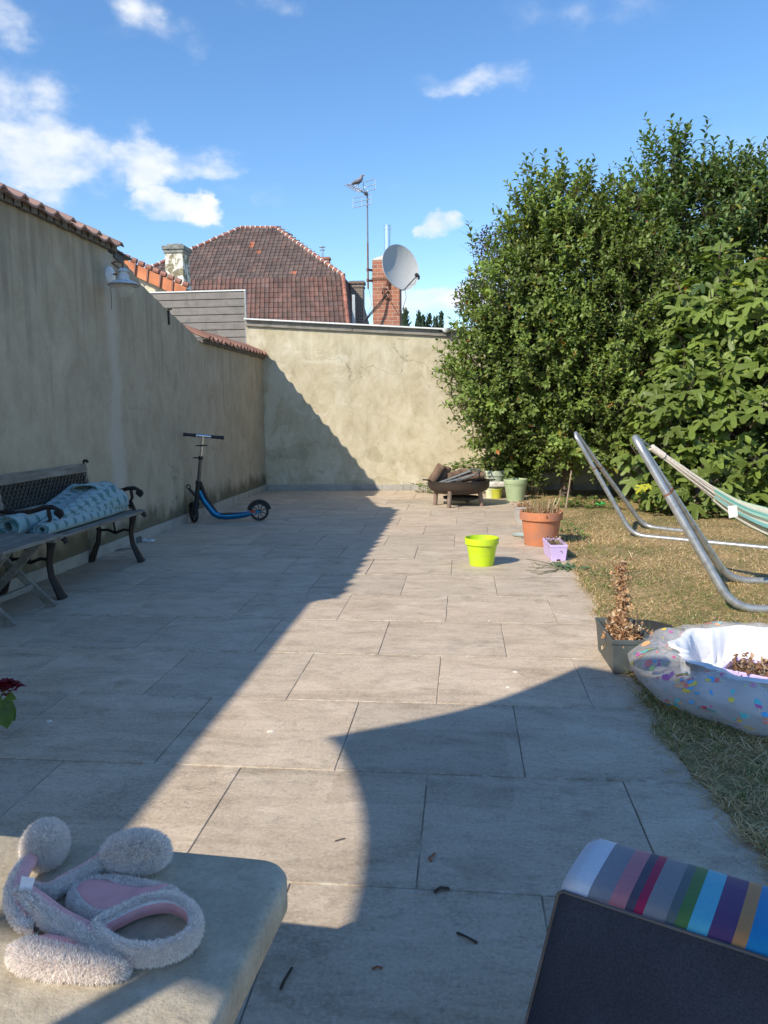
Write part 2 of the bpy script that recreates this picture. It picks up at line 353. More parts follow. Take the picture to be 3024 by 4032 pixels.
def m_wood(name, a, b, sc=(3, 40, 40), rough=.8, rot=(0, 0, 0)):
    t = MT(name, rough, 0, .25); v = t.map(sc, rot=rot); n = t.noise(1.2, 8, .65, v, .8); n2 = t.noise(9, 5)
    c = t.ramp(n, [(.3, a), (.55, tuple((x+y)/2 for x, y in zip(a, b))), (.75, b)])
    c = t.mix(t.ramp(n2, [(.45, (0, 0, 0)), (.7, (.55,)*3)]), c, t.mix(1.0, c, (.55, .55, .52), 'MULTIPLY')); t.color(c)
    t.bump(n, .5, .003); return t.m
def m_rug():
    t = MT('rug_weave', .95, 0, .1); t.sheen(.3); uv = t.N.new('ShaderNodeUVMap'); q = t.sep(uv.outputs[0])
    # ikat diamonds
    def tri(x, per): return t.math('PINGPONG', x, per)
    nz = t.noise(60, 2)
    ux = t.math('ADD', q[0], t.math('MULTIPLY', t.math('SUBTRACT', nz, .5), .03)); vy = t.math('ADD', q[1], t.math('MULTIPLY', t.math('SUBTRACT', nz, .5), .02))
    d = t.math('ADD', t.math('MULTIPLY', tri(ux, .09), 1.0), t.math('MULTIPLY', tri(vy, .05), 1.7))
    k = t.math('PINGPONG', t.math('MULTIPLY', d, 13.0), 1.0)
    c = t.ramp(k, [(.40, (.075, .185, .205)), (.52, (.24, .375, .41))]); t.color(c); t.bump(t.noise(250, 2), .3, .002); return t.m

K0 = 3.8818*.6; TS = .5995      # y of slab joint 0, slab pitch
PATIO = m_patio(); GROUT = m_grout()
WALL_L = m_plaster('weathered_render', [(.39, .335, .245), (.455, .395, .295), (.50, .44, .335), (.57, .51, .40)], .15, .75)
WALL_B = m_plaster('cream_render', [(.46, .40, .27), (.56, .495, .35), (.62, .56, .42), (.70, .65, .52)], .35, .0, .6)
BRICK = m_brick()
SKIRT = plain('skirting_stone', (.36, .345, .31), .75, var=.14, scale=6)
IRON = plain('cast_iron', (.016, .015, .015), .55, .3, c2=(.045, .022, .015), scale=9, bump=.4)
PLASTICBLACK = plain('black_plastic', (.018, .018, .019), .5)
SILVER = plain('brushed_steel', (.62, .63, .64), .25, 1, var=.04, bump=0)
GALV = plain('galvanised_tube', (.37, .385, .39), .42, .55, var=.12, scale=25, bump=.1, c2=(.26, .26, .25))
LIMEPOT = plain('lime_plastic', (.50, .68, .015), .45, var=.08, bump=.08, scale=11, c2=(.44, .56, .05))
TERRA = plain('terracotta', (.48, .18, .085), .85, var=.16, scale=7, bump=.3, c2=(.36, .17, .11))
SAGE = plain('sage_plastic', (.36, .44, .25), .6, var=.1, scale=7, c2=(.30, .33, .21))
SAGE2 = plain('pale_sage', (.42, .47, .36), .6, var=.1)
YELPOT = plain('yellow_green_glaze', (.50, .50, .06), .3, var=.06)
CREAMPOT = plain('cream_green_glaze', (.62, .66, .42), .35, var=.05)
LILAC = plain('lilac_plastic', (.58, .46, .78), .45, var=.04, bump=.05)
GREYBOX = plain('grey_plastic', (.075, .088, .088), .55, var=.1)
PALEGREY = plain('pale_grey_plastic', (.45, .43, .40), .6, var=.1)
SOIL = plain('potting_soil', (.10, .06, .038), .95, var=.35, scale=60, bump=.8, bd=.01)
WHITE = plain('white_enamel', (.72, .74, .74), .4, var=.03, c2=(.60, .61, .60))
RUST = plain('rusty_metal', (.20, .10, .065), .75, .2, var=.2, scale=25)
FIREMETAL = plain('fire_bowl_steel', (.060, .048, .040), .62, .5, var=.25, scale=8, c2=(.085, .052, .036))
LEGWOOD = plain('rusted_leg', (.23, .165, .13), .7, .2, var=.15)
ROOFT = attrmat('roof_tile', .8, var=.35, scale=3)
OLDWOOD = m_wood('weathered_slats', (.16, .15, .13), (.34, .33, .30), (30, 3, 30))
OLDWOOD2 = m_wood('weathered_bench_slats', (.14, .125, .10), (.33, .31, .27), (30, 2, 30))
GREYWOOD = m_wood('grey_board', (.17, .155, .135), (.36, .335, .30), (3, 30, 30))
COMPOSITE = m_wood('composite_board', (.20, .185, .17), (.27, .25, .235), (2, 20, 60), .7)
BARK = m_wood('bark', (.06, .045, .035), (.22, .18, .14), (25, 25, 4), .95)
LOGM = m_wood('firewood', (.10, .062, .042), (.30, .20, .14), (14, 14, 14), .9)
LEAF = attrmat('leaf', .48, .25, .4, .15, 40)
DRY = attrmat('dry_plant', .85, .25, .2, .25, 80, tint=(1.2, 1, .7))
GRASS = attrmat('grass_blade', .75, .2, .25, .15, 60, tint=(1.2, 1.1, .7))
STALK = plain('twig', (.12, .09, .06), .9)
RUG = m_rug()

# ------------------------------------------------------------------ ground and patio
def edge_x(y):
    ys = [0, 1.9, 2.13, 2.34, 2.68, 3.19, 3.93, 4.89, 5.9, 6.8, 9.4, 11.3]; xs = [.80, .764, .727, .719, .722, .715, .735, .805, .815, .831, .85, .88]
    b = float(np.interp(y, ys, xs)); return b + .045*noise.noise((y*2.1, 3.1, 0)) + .030*noise.noise((y*6.5, 1, 0)) + .012*noise.noise((y*15, 1, 0)) + .006*noise.noise((y*31, 7, 0))
g = MB(); g.add([(-150, -150, -.03), (150, -150, -.03), (150, 150, -.03), (-150, 150, -.03)], [(0, 1, 2, 3)])
setp(g.build('ground', plain('bare_earth', (.13, .095, .06), .95, scale=3, var=.2)), kind='structure')
def patio():
    mb = MB(); gp = .0022
    for k in range(-16, 7):
        y1 = K0 - k*TS; y0 = y1 - TS
        if y0 > 11.4: continue
        sh = (.318 + .0425*(-k)/5.5 + (.5 if k % 2 == 0 else 0))
        for i in range(-9, 4):
            x0 = (i + sh)*.6; x1 = x0 + .6
            if x1 < -3.0 or x0 > 1.1: continue
            x1 = min(x1, 1.15); x0 = max(x0, -2.93); yy1 = min(y1, 11.25)
            dz = random.uniform(-.0012, .0012); t1 = random.uniform(-.0008, .0008); gx = .0019; ch = .0018
            a, b, c, d = x0+gx, x1-gx, y0+gp, yy1-gp
            col = (random.random(), random.random(), random.random())
            P = [(a+ch, c+ch, dz), (b-ch, c+ch, dz+t1), (b-ch, d-ch, dz+t1), (a+ch, d-ch, dz), (a, c, dz-ch), (b, c, dz-ch+t1), (b, d, dz-ch+t1), (a, d, dz-ch), (a, c, -.014), (b, c, -.014), (b, d, -.014), (a, d, -.014)]
            mb.add(P, [(0, 1, 2, 3)] + [(4+j, 4+(j+1) % 4, (j+1) % 4, j) for j in range(4)] + [(8+j, 8+(j+1) % 4, 4+(j+1) % 4, 4+j) for j in range(4)], 0, col)
    mb.add([(-2.95, -7, -.0035), (1.2, -7, -.0035), (1.2, 11.3, -.0035), (-2.95, 11.3, -.0035)], [(0, 1, 2, 3)], 1, (0, 0, .5))
    setp(mb.build('patio', [PATIO, GROUT], smooth=0), kind='structure')
patio()
def lawn():
    mb = MB(); ys = np.arange(-1, 11.3, .015); L = [(edge_x(y), y, .007) for y in ys]; n = len(L)
    vs = L + [(x, y, -.02) for x, y, z in L] + [(9, y, .007) for x, y, z in L]
    fs = [(i, i+1, 2*n+i+1, 2*n+i) for i in range(n-1)] + [(i, n+i, n+i+1, i+1) for i in range(n-1)]
    mb.add(vs, fs)
    t = MT('lawn_soil', .95, 0, .1); n1 = t.noise(30, 8, .7); n2 = t.noise(1.6, 5)
    c = t.ramp(n1, [(.3, (.15, .105, .06)), (.5, (.38, .27, .135)), (.7, (.56, .42, .22))]); c = t.mix(t.ramp(n2, [(.42, (0, 0, 0)), (.62, (.7,)*3)]), c, t.mix(.7, c, (.09, .11, .035)))
    t.color(c); t.bump(n1, .8, .02); mb_o = mb.build('lawn', t.m, smooth=0); setp(mb_o, kind='structure')
lawn()

# green cover of the lawn: 0 straw .. 1 green
GREENS = [(1.05, 4.85, .28), (.98, 3.9, .22), (1.25, 4.2, .25), (.95, 5.4, .12), (1.5, 4.6, .25), (2.2, 8.6, .6), (1.3, 9.3, .3), (1.15, 6.3, .25), (.95, 2.9, .22), (1.25, 2.3, .2), (3.2, 5.2, .4), (2.0, 3.9, .3), (1.0, 5.0, .2)]
def greenness(x, y):
    g = .10 + .50*noise.noise((x*1.1, y*1.1, 4)) + .22*noise.noise((x*4, y*4, 1))
    for a, b, r in GREENS: g += .75*math.exp(-((x-a)**2+(y-b)**2)/(r*r))
    return max(0, min(1, g))
def blades(name, pts, lens, incl, cols, width=.003, head=None, parent=None, mat=None, curve=.5):
    n = len(pts); pts = np.array(pts, dtype=float).reshape(-1, 3); lens = np.array(lens); incl = np.array(incl); cols = np.array(cols).reshape(-1, 3)
    th = rng.uniform(0, 2*np.pi, n) if head is None else np.array(head); w = np.broadcast_to(np.array(width), (n,))
    d = np.stack([np.cos(th)*np.cos(incl), np.sin(th)*np.cos(incl), np.sin(incl)], 1)
    ph = th + np.pi/2 + rng.uniform(-.8, .8, n); s = np.stack([np.cos(ph), np.sin(ph), np.zeros(n)], 1)*(w/2)[:, None]
    h = np.stack([np.cos(th), np.sin(th), np.full(n, -.6)], 1)
    mid = pts + d*(lens*.55)[:, None]; tip = pts + d*lens[:, None] + h*(lens*curve*rng.uniform(0, .8, n))[:, None]
    tip[:, 2] = np.maximum(tip[:, 2], pts[:, 2]-.002 if parent is not None else .008)
    V = np.stack([pts-s, pts+s, mid+s*.8, mid-s*.8, tip], 1).reshape(-1, 3)
    b = (np.arange(n)*5)[:, None]; F = np.concatenate([b+np.array([0, 1, 2]), b+np.array([0, 2, 3]), b+np.array([3, 2, 4])], 0)
    return npmesh(name, V, F, mat or GRASS, parent, np.repeat(cols, 5, 0))
def straw(): 
    k = random.random(); c = [(.70, .51, .25), (.78, .60, .33), (.62, .43, .20), (.46, .30, .14), (.84, .71, .46)][random.choices(range(5), (4, 3, 3, 2, 1.3))[0]]
    f = random.uniform(.8, 1.15); return tuple(x*f for x in c)
def greenc():
    c = random.choice([(.13, .19, .045), (.17, .23, .06), (.09, .14, .035), (.22, .26, .08)]); f = random.uniform(.75, 1.2); return tuple(x*f for x in c)
def grass():
    pts, ln, inc, cs, wd = [], [], [], [], []
    def one(x, y, tall=1.0):
        bare = noise.noise((x*2.3, y*2.3, 17))+.5*noise.noise((x*7, y*7, 5)) + (.35 if x-edge_x(y) < .10 and y < 3.2 else 0)
        if bare > .38 and random.random() < .8: return
        gr = greenness(x, y); g = random.random() < gr*.85
        pts.append((x, y, .006)); cs.append(greenc() if g else straw())
        l = random.uniform(.016, .042)*(1.15 if g else 1.0)*tall
        if random.random() < .03: l *= 1.8
        ln.append(l); inc.append(random.uniform(.15, 1.0) if g else random.uniform(0, .7)); wd.append(random.uniform(.0018, .0038)*(1 if y < 5 else 1.35))
    N = 0
    while N < 98000:
        y = 1.5*(10.3/1.5)**(random.random()**.85); xr = .45*y + .9
        x = random.uniform(.7, max(xr, 1.2)); 
        if x < edge_x(y) - .006: continue
        if x > 5.5: continue
        if (x-1.25)**2+(y-3.12)**2 < .5**2: continue
        one(x, y); N += 1
    for _ in range(5200):       # tufts hanging over the edge of the slabs
        y = random.uniform(1.4, 10.2); x = edge_x(y) + random.gauss(0, .018); one(x, y, 1.35)
    for _ in range(5000):       # rougher longer grass in the shade of the chair
        y = random.uniform(1.4, 3.1); x = edge_x(y) + abs(random.gauss(0, .22))
        if (x-1.25)**2+(y-3.12)**2 > .25: one(x, y, 1.7)
    for _ in range(2600):       # longer tufts along hedge foot and behind the pots
        a = random.random(); 
        if a < .5: x, y = random.gauss(1.15, .2), random.gauss(6.9, .5)
        else: x = random.uniform(1.0, 3.6); y = 10.0 - .55*(x-1) + random.gauss(0, .2)
        one(x, y, 2.3)
    o = blades('grass', pts, ln, inc, cs, wd); setp(o, 'dry straw coloured lawn grass with green patches', 'grass', kind='stuff')
grass()

# ------------------------------------------------------------------ walls
def skirting(mb, a, b, h, nrm, tile=.3, off=0, th=.012):
    a = Vector(a); b = Vector(b); d = (b-a).normalized(); L = (b-a).length; t = -off
    while t < L:
        s0, s1 = max(t, 0)+.002, min(t+tile, L)-.002
        if s1 > s0:
            p = a + d*((s0+s1)/2) + Vector(nrm)*(th/2) + Vector((0, 0, h/2)); sx = (s1-s0) if abs(d.x) > .5 else th; sy = (s1-s0) if abs(d.y) > .5 else th
            mb.box(p, (sx, sy, h+random.uniform(-.003, .003)))
        t += tile
XL = -2.895
def left_wall():
    t = thing('garden_wall', 'tall weathered rendered wall along the left of the patio with tile coping', 'wall', (XL, 5, 0))
    prof = [(-3.0, 2.42), (2.08, 2.42), (2.10, 2.49), (6.30, 2.49), (6.33, 2.44)]
    base = [(6.33, 2.44), (6.50, 2.46), (6.60, 2.43), (6.77, 2.385), (6.98, 2.29), (7.20, 2.235), (7.51, 2.16), (7.84, 2.085), (8.1, 2.03), (8.36, 1.965), (8.45, 1.93)]
    ys = np.arange(6.36, 8.45, .028)
    for y in ys: prof.append((float(y), float(np.interp(y, [b[0] for b in base], [b[1] for b in base])) + .011*noise.noise((y*17, 2, 2)) + .014*noise.noise((y*45, 8, 2))))
    prof += [(8.46, 1.93), (11.24, 1.93), (11.24, -.02), (-3.0, -.02)]
    mb = MB(); mb.prism(prof, 'x', XL, XL-.27); mb.build('render', WALL_L, t, smooth=0)
    sk = MB(); skirting(sk, (XL, 2, 0), (XL, 11.2, 0), .088, (1, 0, 0), .3, .1); sk.build('skirting', SKIRT, t, smooth=0, bevel=.002, seg=1)
    # pantile copings sloping towards the patio
    def coping(y0, y1, zl, xl, pitch, tone, w=.205):
        c = MB(); n = int(round((y1-y0)/w)); w = (y1-y0)/n
        for i in range(n):
            ya = y0+i*w; dz = random.uniform(-.004, .004); dx = random.uniform(-.012, .012); f = random.uniform(.8, 1.15); col = tuple(q*f for q in tone)
            sec = []
            for k in range(13):
                u = k/12; y = ya + u*w*1.06; r = .030*math.exp(-((u-.82)/.16)**2) - .012*math.sin(min(u/.66, 1)*math.pi)
                sec.append((y, r))
            L = .34; vs = []
            for xx, zz in ((xl+dx, 0), (xl+dx-L*math.cos(pitch), L*math.sin(pitch))):
                for y, r in sec: vs.append((xx, y, zl+zz+r+dz))
                for y, r in sec: vs.append((xx, y, zl+zz+r+dz-.014))
            m = 13; fs = [(k, k+1, 2*m+k+1, 2*m+k) for k in range(m-1)] + [(m+k, 3*m+k, 3*m+k+1, m+k+1) for k in range(m-1)] + [(k, m+k, m+k+1, k+1) for k in range(m-1)] + [(0, 2*m, 3*m, m), (m-1, 2*m-1, 4*m-1, 3*m-1)]
            c.add(vs, fs, 0, col)
        return c
    coping(2.10, 6.44, 2.515, XL+.085, .42, (.40, .25, .20)).build('tile_coping', ROOFT, t, smooth=50)
    coping(8.46, 11.27, 1.965, XL+.08, .40, (.33, .17, .12), .16).build('tile_coping', ROOFT, t, smooth=50)
    mo = MB()
    for y0, y1, z in ((2.1, 6.36, 2.488), (8.5, 11.2, 1.93)):
        y = y0
        while y < y1: mo.box((XL+.012, y+.06, z+.002), (.05, .115, .035+random.uniform(0, .015)), rx=random.uniform(-.05, .05)); y += .1
    mo.build('mortar_bed', plain('dark_mortar', (.16, .145, .125), .95), t)
    fl = MB(); fl.box((XL+.004, 6.50, 2.445), (.015, .16, .06), rx=-.1); fl.box((XL-.02, 6.55, 2.478), (.10, .36, .012), rx=-.08); fl.build('flashing', plain('dark_lead', (.05, .055, .06), .6), t)
    hk = MB(); p = PX(664, 1245, XL+.004); hk.box((XL+.006, p.y, p.z), (.014, .035, .16)); hk.box((XL+.02, p.y, p.z+.07), (.03, .03, .02)); hk.build('iron_anchor', IRON, t)
left_wall()
YB = 11.22
def back_wall():
    t = thing('back_wall', 'cream rendered wall closing the far end of the patio, in sun', 'wall', (-1, YB, 0))
    zl = PY(970, 1262, YB).z; zr = PY(1790, 1304, YB).z; sl = (zr-zl)/(PY(1790, 1304, YB).x-PY(970, 1262, YB).x)
    x0 = -3.12; x1 = 6.0; zt = lambda x: zl + sl*(x+3.1)
    top = []
    for x in np.arange(x1, x0, -.05): top.append((float(x), zt(min(x, 1.2)) - .075 + .006*noise.noise((x*9, 0, 0))))
    mb = MB(); mb.prism([(x0, -.02), (x1, -.02)] + top + [(x0, zt(x0)-.075)], 'y', YB, YB+.22); mb.build('render', WALL_B, t, smooth=0)
    sk = MB(); skirting(sk, (XL+.012, YB, 0), (2.2, YB, 0), .085, (0, -1, 0), .315, .18); sk.build('skirting', SKIRT, t, smooth=0, bevel=.002, seg=1)
    bd = MB(); X = x0
    while X < 1.4:
        L = 1.55; bd.beam((X+.003, YB-.018, zt(X)-.038), (X+L-.003, YB-.018, zt(X+L)-.038), .036, .088); X += L
    bd.build('fascia_board', GREYWOOD, t, smooth=0, bevel=.003, seg=1)
    cp = MB(); cp.beam((x0-.01, YB+.06, zt(x0)+.014), (1.6, YB+.06, zt(1.6)+.014), .30, .022); cp.build('white_capping', WHITE, t, smooth=0, bevel=.003, seg=1)
    rt = MB(); rt.box((-3.06, YB-.004, 2.1), (.13, .006, .5)); 
    return zt
ZT = back_wall()
def board_fence():
    t = thing('board_fence', 'grey horizontal board fence panel behind the corner of the walls', 'fence', (-3.8, 11.7, 1))
    Y = 11.62; a = PY(610, 1146, Y); b = PY(962, 1144, Y); n = 9; bt = PY(962, 1146, Y).z; pitch = (PY(962, 1146, Y).z - PY(962, 1314, Y).z)/5.55
    mb = MB()
    for i in range(n): mb.box((-4.2+(b.x+4.2)/2-.35, Y, bt-pitch*(i+.5)), (b.x+4.2+.7, .022, pitch-.009))
    mb.build('boards', COMPOSITE, t, smooth=0, bevel=.003, seg=1)
    bk = MB(); bk.box((-4.2+(b.x+4.2)/2-.35, Y+.02, bt-.7), (b.x+4.2+.68, .01, 1.4)); bk.build('gap_shade_sheet', plain('dark_gap', (.02, .02, .02), .9), t, smooth=0)  # black sheet added behind the boards as the shade in their gaps
    cp = MB(); cp.box((-4.2+(b.x+4.2)/2-.35, Y, bt+.010), (b.x+4.2+.74, .05, .018)); cp.build('top_rail', WHITE, t, smooth=0)
    ps = MB(); ps.box((b.x+.012, Y, bt-1.4), (.024, .05, 2.8)); ps.build('post', plain('anodised_grey', (.3, .3, .29), .5, .4), t, smooth=0)
board_fence()

# ------------------------------------------------------------------ distant house with the tiled roof
def tiles_on(mb, A, B, C, D, nu, nv, keep, tone, lift=.05, odd=()):
    """overlapping tiles on the quad A(bottom left) B(bottom right) C(top right) D(top left)"""
    A, B, C, D = map(Vector, (A, B, C, D)); nrm = (B-A).cross(D-A).normalized()
    def P(u, v): return (A*(1-u)+B*u)*(1-v) + (D*(1-u)+C*u)*v
    for j in range(nv):
        for i in range(nu):
            u0, u1 = i/nu, (i+1)/nu; v0, v1 = j/nv-.004, (j+1.06)/nv
            if not keep((u0+u1)/2, (v0+v1)/2): continue
            f = random.uniform(.86, 1.12)*(1+.35*noise.noise((i*.25, j*.4, 3))); c = tuple(q*f for q in random.choice(tone))
            for ou, ov in odd:
                if abs((u0+u1)/2-ou) < .52/nu and abs((v0+v1)/2-ov) < .52/nv: c = (.42, .15, .085)
            cols = [0, .10, .25, .62, .82, 1.0]; hts = [.7, 1.25, .35, 0, .25, .7]
            lo = [P(u0+(u1-u0)*q, v0) + nrm*(lift*(.5+h*.8)) for q, h in zip(cols, hts)]
            hi = [P(u0+(u1-u0)*q, v1) + nrm*(lift*h*.8) for q, h in zip(cols, hts)]
            ed = [P(u0+(u1-u0)*q, v0) - nrm*.02 for q in cols]
            mb.add(lo+hi+ed, [(k, k+1, 7+k, 6+k) for k in range(5)] + [(12+k, 13+k, k+1, k) for k in range(5)], 0, c)
def ridge_caps(mb, a, b, n, r, tone, mortar=None):
    a = Vector(a); b = Vector(b)
    for i in range(n):
        p = a.lerp(b, i/n); q = a.lerp(b, (i+1.04)/n); f = random.uniform(.85, 1.15)
        mb.tube([p, q], [r*1.12, r*.92], 8, 0, tuple(x*f for x in tone))
        if mortar is not None: mortar.tube([p - (q-p)*.07, p + (q-p)*.10], r*1.28, 8)
def far_house():
    Y = 40; B0 = PY(640, 1112, Y); B1 = PY(1352, 1106, Y); R0 = PY(948, 897, Y+3.6); R1 = PY(1085, 897, Y+3.6)
    b0 = PY(470, 1112, Y)
    t = thing('tiled_house', 'distant house with steep brown tiled hipped roof and white mortared ridges', 'house', ((b0.x+B1.x)/2, Y+3, 0))
    w = B1.x-b0.x; ul = (R0.x-b0.x)/w; ur = (R1.x-b0.x)/w
    mb = MB(); tone = [(.130, .094, .082), (.12, .088, .080), (.145, .095, .082), (.112, .084, .078)]
    tl = Vector((b0.x, R0.y, R0.z)); tr = Vector((B1.x, R0.y, R0.z))
    odd = [(.56, .68), (.545, .60), (.60, .50), (.22, .13), (.78, .07), (.56, .6)]
    tiles_on(mb, (b0.x, Y, b0.z), (B1.x, Y, b0.z), tr, tl, 48, 17, lambda u, v: ul*v < u+.012 and u-.012 < 1-(1-ur)*v, tone, .045, odd)
    E1 = PY(1376, 1275, Y-1.2); tiles_on(mb, (b0.x-.4, Y-1.2, E1.z-.6), (E1.x, Y-1.2, E1.z-.6), (B1.x+.02, Y-.02, b0.z+.02), (b0.x, Y-.02, b0.z+.02), 52, 12, lambda u, v: True, [(.150, .086, .074), (.135, .082, .073), (.165, .088, .074), (.125, .080, .073)], .05)
    # right hip face and left hip face as plain tiled planes
    bk = Vector((B1.x, Y+7.2, b0.z)); mb.add([(B1.x, Y, b0.z), bk, R1], [(0, 1, 2)], 0, (.15, .08, .06))
    mb.add([(E1.x, Y-1.2, E1.z-.6), (E1.x+.3, Y+8.4, E1.z-.6), bk, (B1.x, Y, b0.z)], [(0, 1, 2, 3)], 0, (.10, .06, .055))
    mb.add([(b0.x, Y, b0.z), (b0.x, Y+7.2, b0.z), R0], [(0, 2, 1)], 0, (.15, .08, .06))
    mb.add([(b0.x-.4, Y-1.2, E1.z-.6), (b0.x-.4, Y+8.4, E1.z-.6), (b0.x, Y+7.2, b0.z), (b0.x, Y, b0.z)], [(0, 3, 2, 1)], 0, (.12, .07, .06))
    rf = mb.build('roof', ROOFT, t, smooth=30, fix=False)
    rc = MB(); mo = MB(); red = (.30, .12, .09)
    ridge_caps(rc, (b0.x, Y, b0.z+.05), R0, 19, .10, red, mo); ridge_caps(rc, (B1.x, Y, b0.z+.05), R1, 17, .10, red, mo); ridge_caps(rc, R0, R1, 7, .10, red, mo)
    ridge_caps(rc, (E1.x, Y-1.2, E1.z-.6), (B1.x, Y-.05, b0.z+.03), 9, .10, (.36, .15, .11), None)
    rc.add(mo.v, mo.f, 1, (.62, .6, .56)); rc.build('ridge_tiles', [ROOFT, plain('white_mortar', (.62, .6, .56), .9)], rf)
    wl = MB(); wl.box(((b0.x+E1.x)/2, Y+3.6, (E1.z-.6)/2), (E1.x-b0.x-.6, 8.2, E1.z-.6)); wl.build('wall', plain('far_brick', (.30, .17, .12), .9), t)
    # brick chimney at the right end
    c0 = PY(1378, 1110, Y+1.5); ch = MB(); ch.box((c0.x+.30, Y+2.2, c0.z-2.2), (.66, .66, 4.6)); ch.box((c0.x+.30, Y+2.2, c0.z+.03), (.80, .80, .14)); ch.box((c0.x+.30, Y+2.2, c0.z-.18), (.74, .74, .1))
    cm = MT('old_brick', .9); br = cm.N.new('ShaderNodeTexBrick'); q = cm.sep(); cb = cm.N.new('ShaderNodeCombineXYZ'); cm.L.new(cm.math('ADD', q[0], q[1]), cb.inputs[0]); cm.L.new(q[2], cb.inputs[1]); cm.L.new(cb.outputs[0], br.inputs[0])
    br.inputs['Scale'].default_value = 1; br.inputs['Brick Width'].default_value = .24; br.inputs['Row Height'].default_value = .09; br.inputs['Mortar Size'].default_value = .012
    br.inputs['Color1'].default_value = (.17, .12, .10, 1); br.inputs['Color2'].default_value = (.10, .08, .07, 1); br.inputs['Mortar'].default_value = (.35, .32, .28, 1); cm.color(br.outputs[0])
    ch.build('chimney', cm.m, t, smooth=0)
    c1 = PY(1277, 1022, Y+7); k = MB(); k.box((c1.x, Y+7, c1.z-.5), (.62, .5, 1.2)); k.box((c1.x, Y+7, c1.z+.04), (.72, .6, .12)); kk = k.build('chimney', BRICK, t, smooth=0)
    p = MB(); pp = PY(1270, 1020, Y+7); p.lathe([(.09, 0), (.09, .48), (.16, .50), (.16, .54), (.07, .56), (.07, .64), (.19, .66), (.19, .69), (.02, .74)], pp, 14); p.build('flue_pipe', SILVER, kk)
    for px, py in ((886, 935), (1138, 938)):
        v = PY(px, py, Y+3.4); q = MB(); q.lathe([(.06, -.5), (.06, .12), (.22, .14), (.2, .20), (.05, .26)], v, 12); q.build('vent_cowl', PLASTICBLACK, rf)
    gm = MB(); g0 = PY(1395, 1180, Y+.6); gm.box((g0.x+.1, Y-.4, g0.z-1.2), (.14, .10, 2.6)); gm.build('drainpipe', plain('zinc', (.42, .45, .46), .5, .5), t)
far_house()

def orange_roof():
    Y = 16; a = PY(440, 1006, Y); b = PY(735, 1142, Y)
    t = thing('orange_roofed_house', 'low neighbouring building with sloping orange roof edge behind the left wall', 'building', (a.x, Y, 0))
    d = (b-a).normalized(); n = 8; u = Vector((-d.z, 0, d.x)) if d.x > 0 else Vector((d.z, 0, -d.x))
    mb = MB(); or_ = (.55, .20, .09)
    A, B, C, D = a, b, b + Vector((0, 2.5, -.3)), a + Vector((0, 2.5, -.3))
    mb.add([A, B, C, D], [(0, 1, 2, 3)], 0, (.4, .15, .08)); mb.build('roof', ROOFT, t, smooth=0)
    v = MB()
    for i in range(6):
        p = a.lerp(b, i/6); q = a.lerp(b, (i+1.03)/6); f = random.uniform(.88, 1.12); c = tuple(x*f for x in or_); k = .02*(i % 2)
        P = [p+Vector((0, -.12-k, -.20)), q+Vector((0, -.12-k, -.20)), q+Vector((0, -.03-k, .05)), p+Vector((0, -.03-k, .05)), p+Vector((0, .2, .05)), q+Vector((0, .2, .05))]
        v.add(P, [(0, 1, 2, 3), (3, 2, 5, 4)], 0, c)
        if i: v.beam(p+Vector((0, -.15, -.21)), p+Vector((0, -.05, .07)), .035, .03, (1, 0, 0), 0, (.25, .12, .09))
    v.build('verge_tiles', ROOFT, t, smooth=0)
    r = MB()
    for i in range(10):
        p = a.lerp(b, i/10)+Vector((0, .25, .10)); q = a.lerp(b, (i+.72)/10)+Vector((0, .25, .115)); r.tube([p, q], .055, 8, 0, (.34, .17, .13))
    r.build('ridge_tiles', ROOFT, t)
    w = MB(); w.prism([(a.x-.5, 0), (b.x+.1, 0), (b.x+.1, b.z-.2), (a.x-.5, a.z-.2+.2)], 'y', Y+.02, Y+4.4); w.build('wall', plain('cream_gable', (.62, .58, .45), .9), t, smooth=0)
orange_roof()

def stone_chimney():
    Y = 20; L = PY(662, 1000, Y); R_ = PY(733, 1000, Y); T = PY(700, 973, Y); Bt = PY(700, 1175, Y); w = R_.x-L.x; cx = (L.x+R_.x)/2
    t = thing('peeling_chimney', 'squat chimney stack with peeling white paint and grey cap', 'chimney', (cx, Y, Bt.z-2))
    m = MT('peeling_paint', .9); n = m.noise(5.5, 7, .65, None, .6); m.color(m.ramp(n, [(.40, (.20, .17, .11)), (.47, (.30, .27, .18)), (.52, (.66, .64, .56)), (.7, (.74, .72, .66))])); m.bump(n, .5, .02)
    s = MB(); s.box((cx, Y, (T.z+Bt.z)/2-1.2), (w, w, T.z-Bt.z+2.3)); s.build('stack', m.m, t, smooth=0, bevel=.015, seg=1)
    c = MB(); c.box((cx, Y, T.z-.06), (w*1.24, w*1.24, .10)); c.box((cx, Y, T.z-.15), (w*1.12, w*1.12, .09)); c.box((cx, Y, T.z+.02), (w*.8, w*.8, .06)); c.build('cap', plain('lichened_cap', (.24, .25, .23), .95, scale=8, var=.25), t, smooth=0, bevel=.012, seg=1)
    f = MB(); f.box((cx, Y-.1, Bt.z+.27), (w*1.15, w*1.2, .10)); f.build('flashing', plain('white_flashing', (.7, .7, .66), .8), t, smooth=0)
stone_chimney()

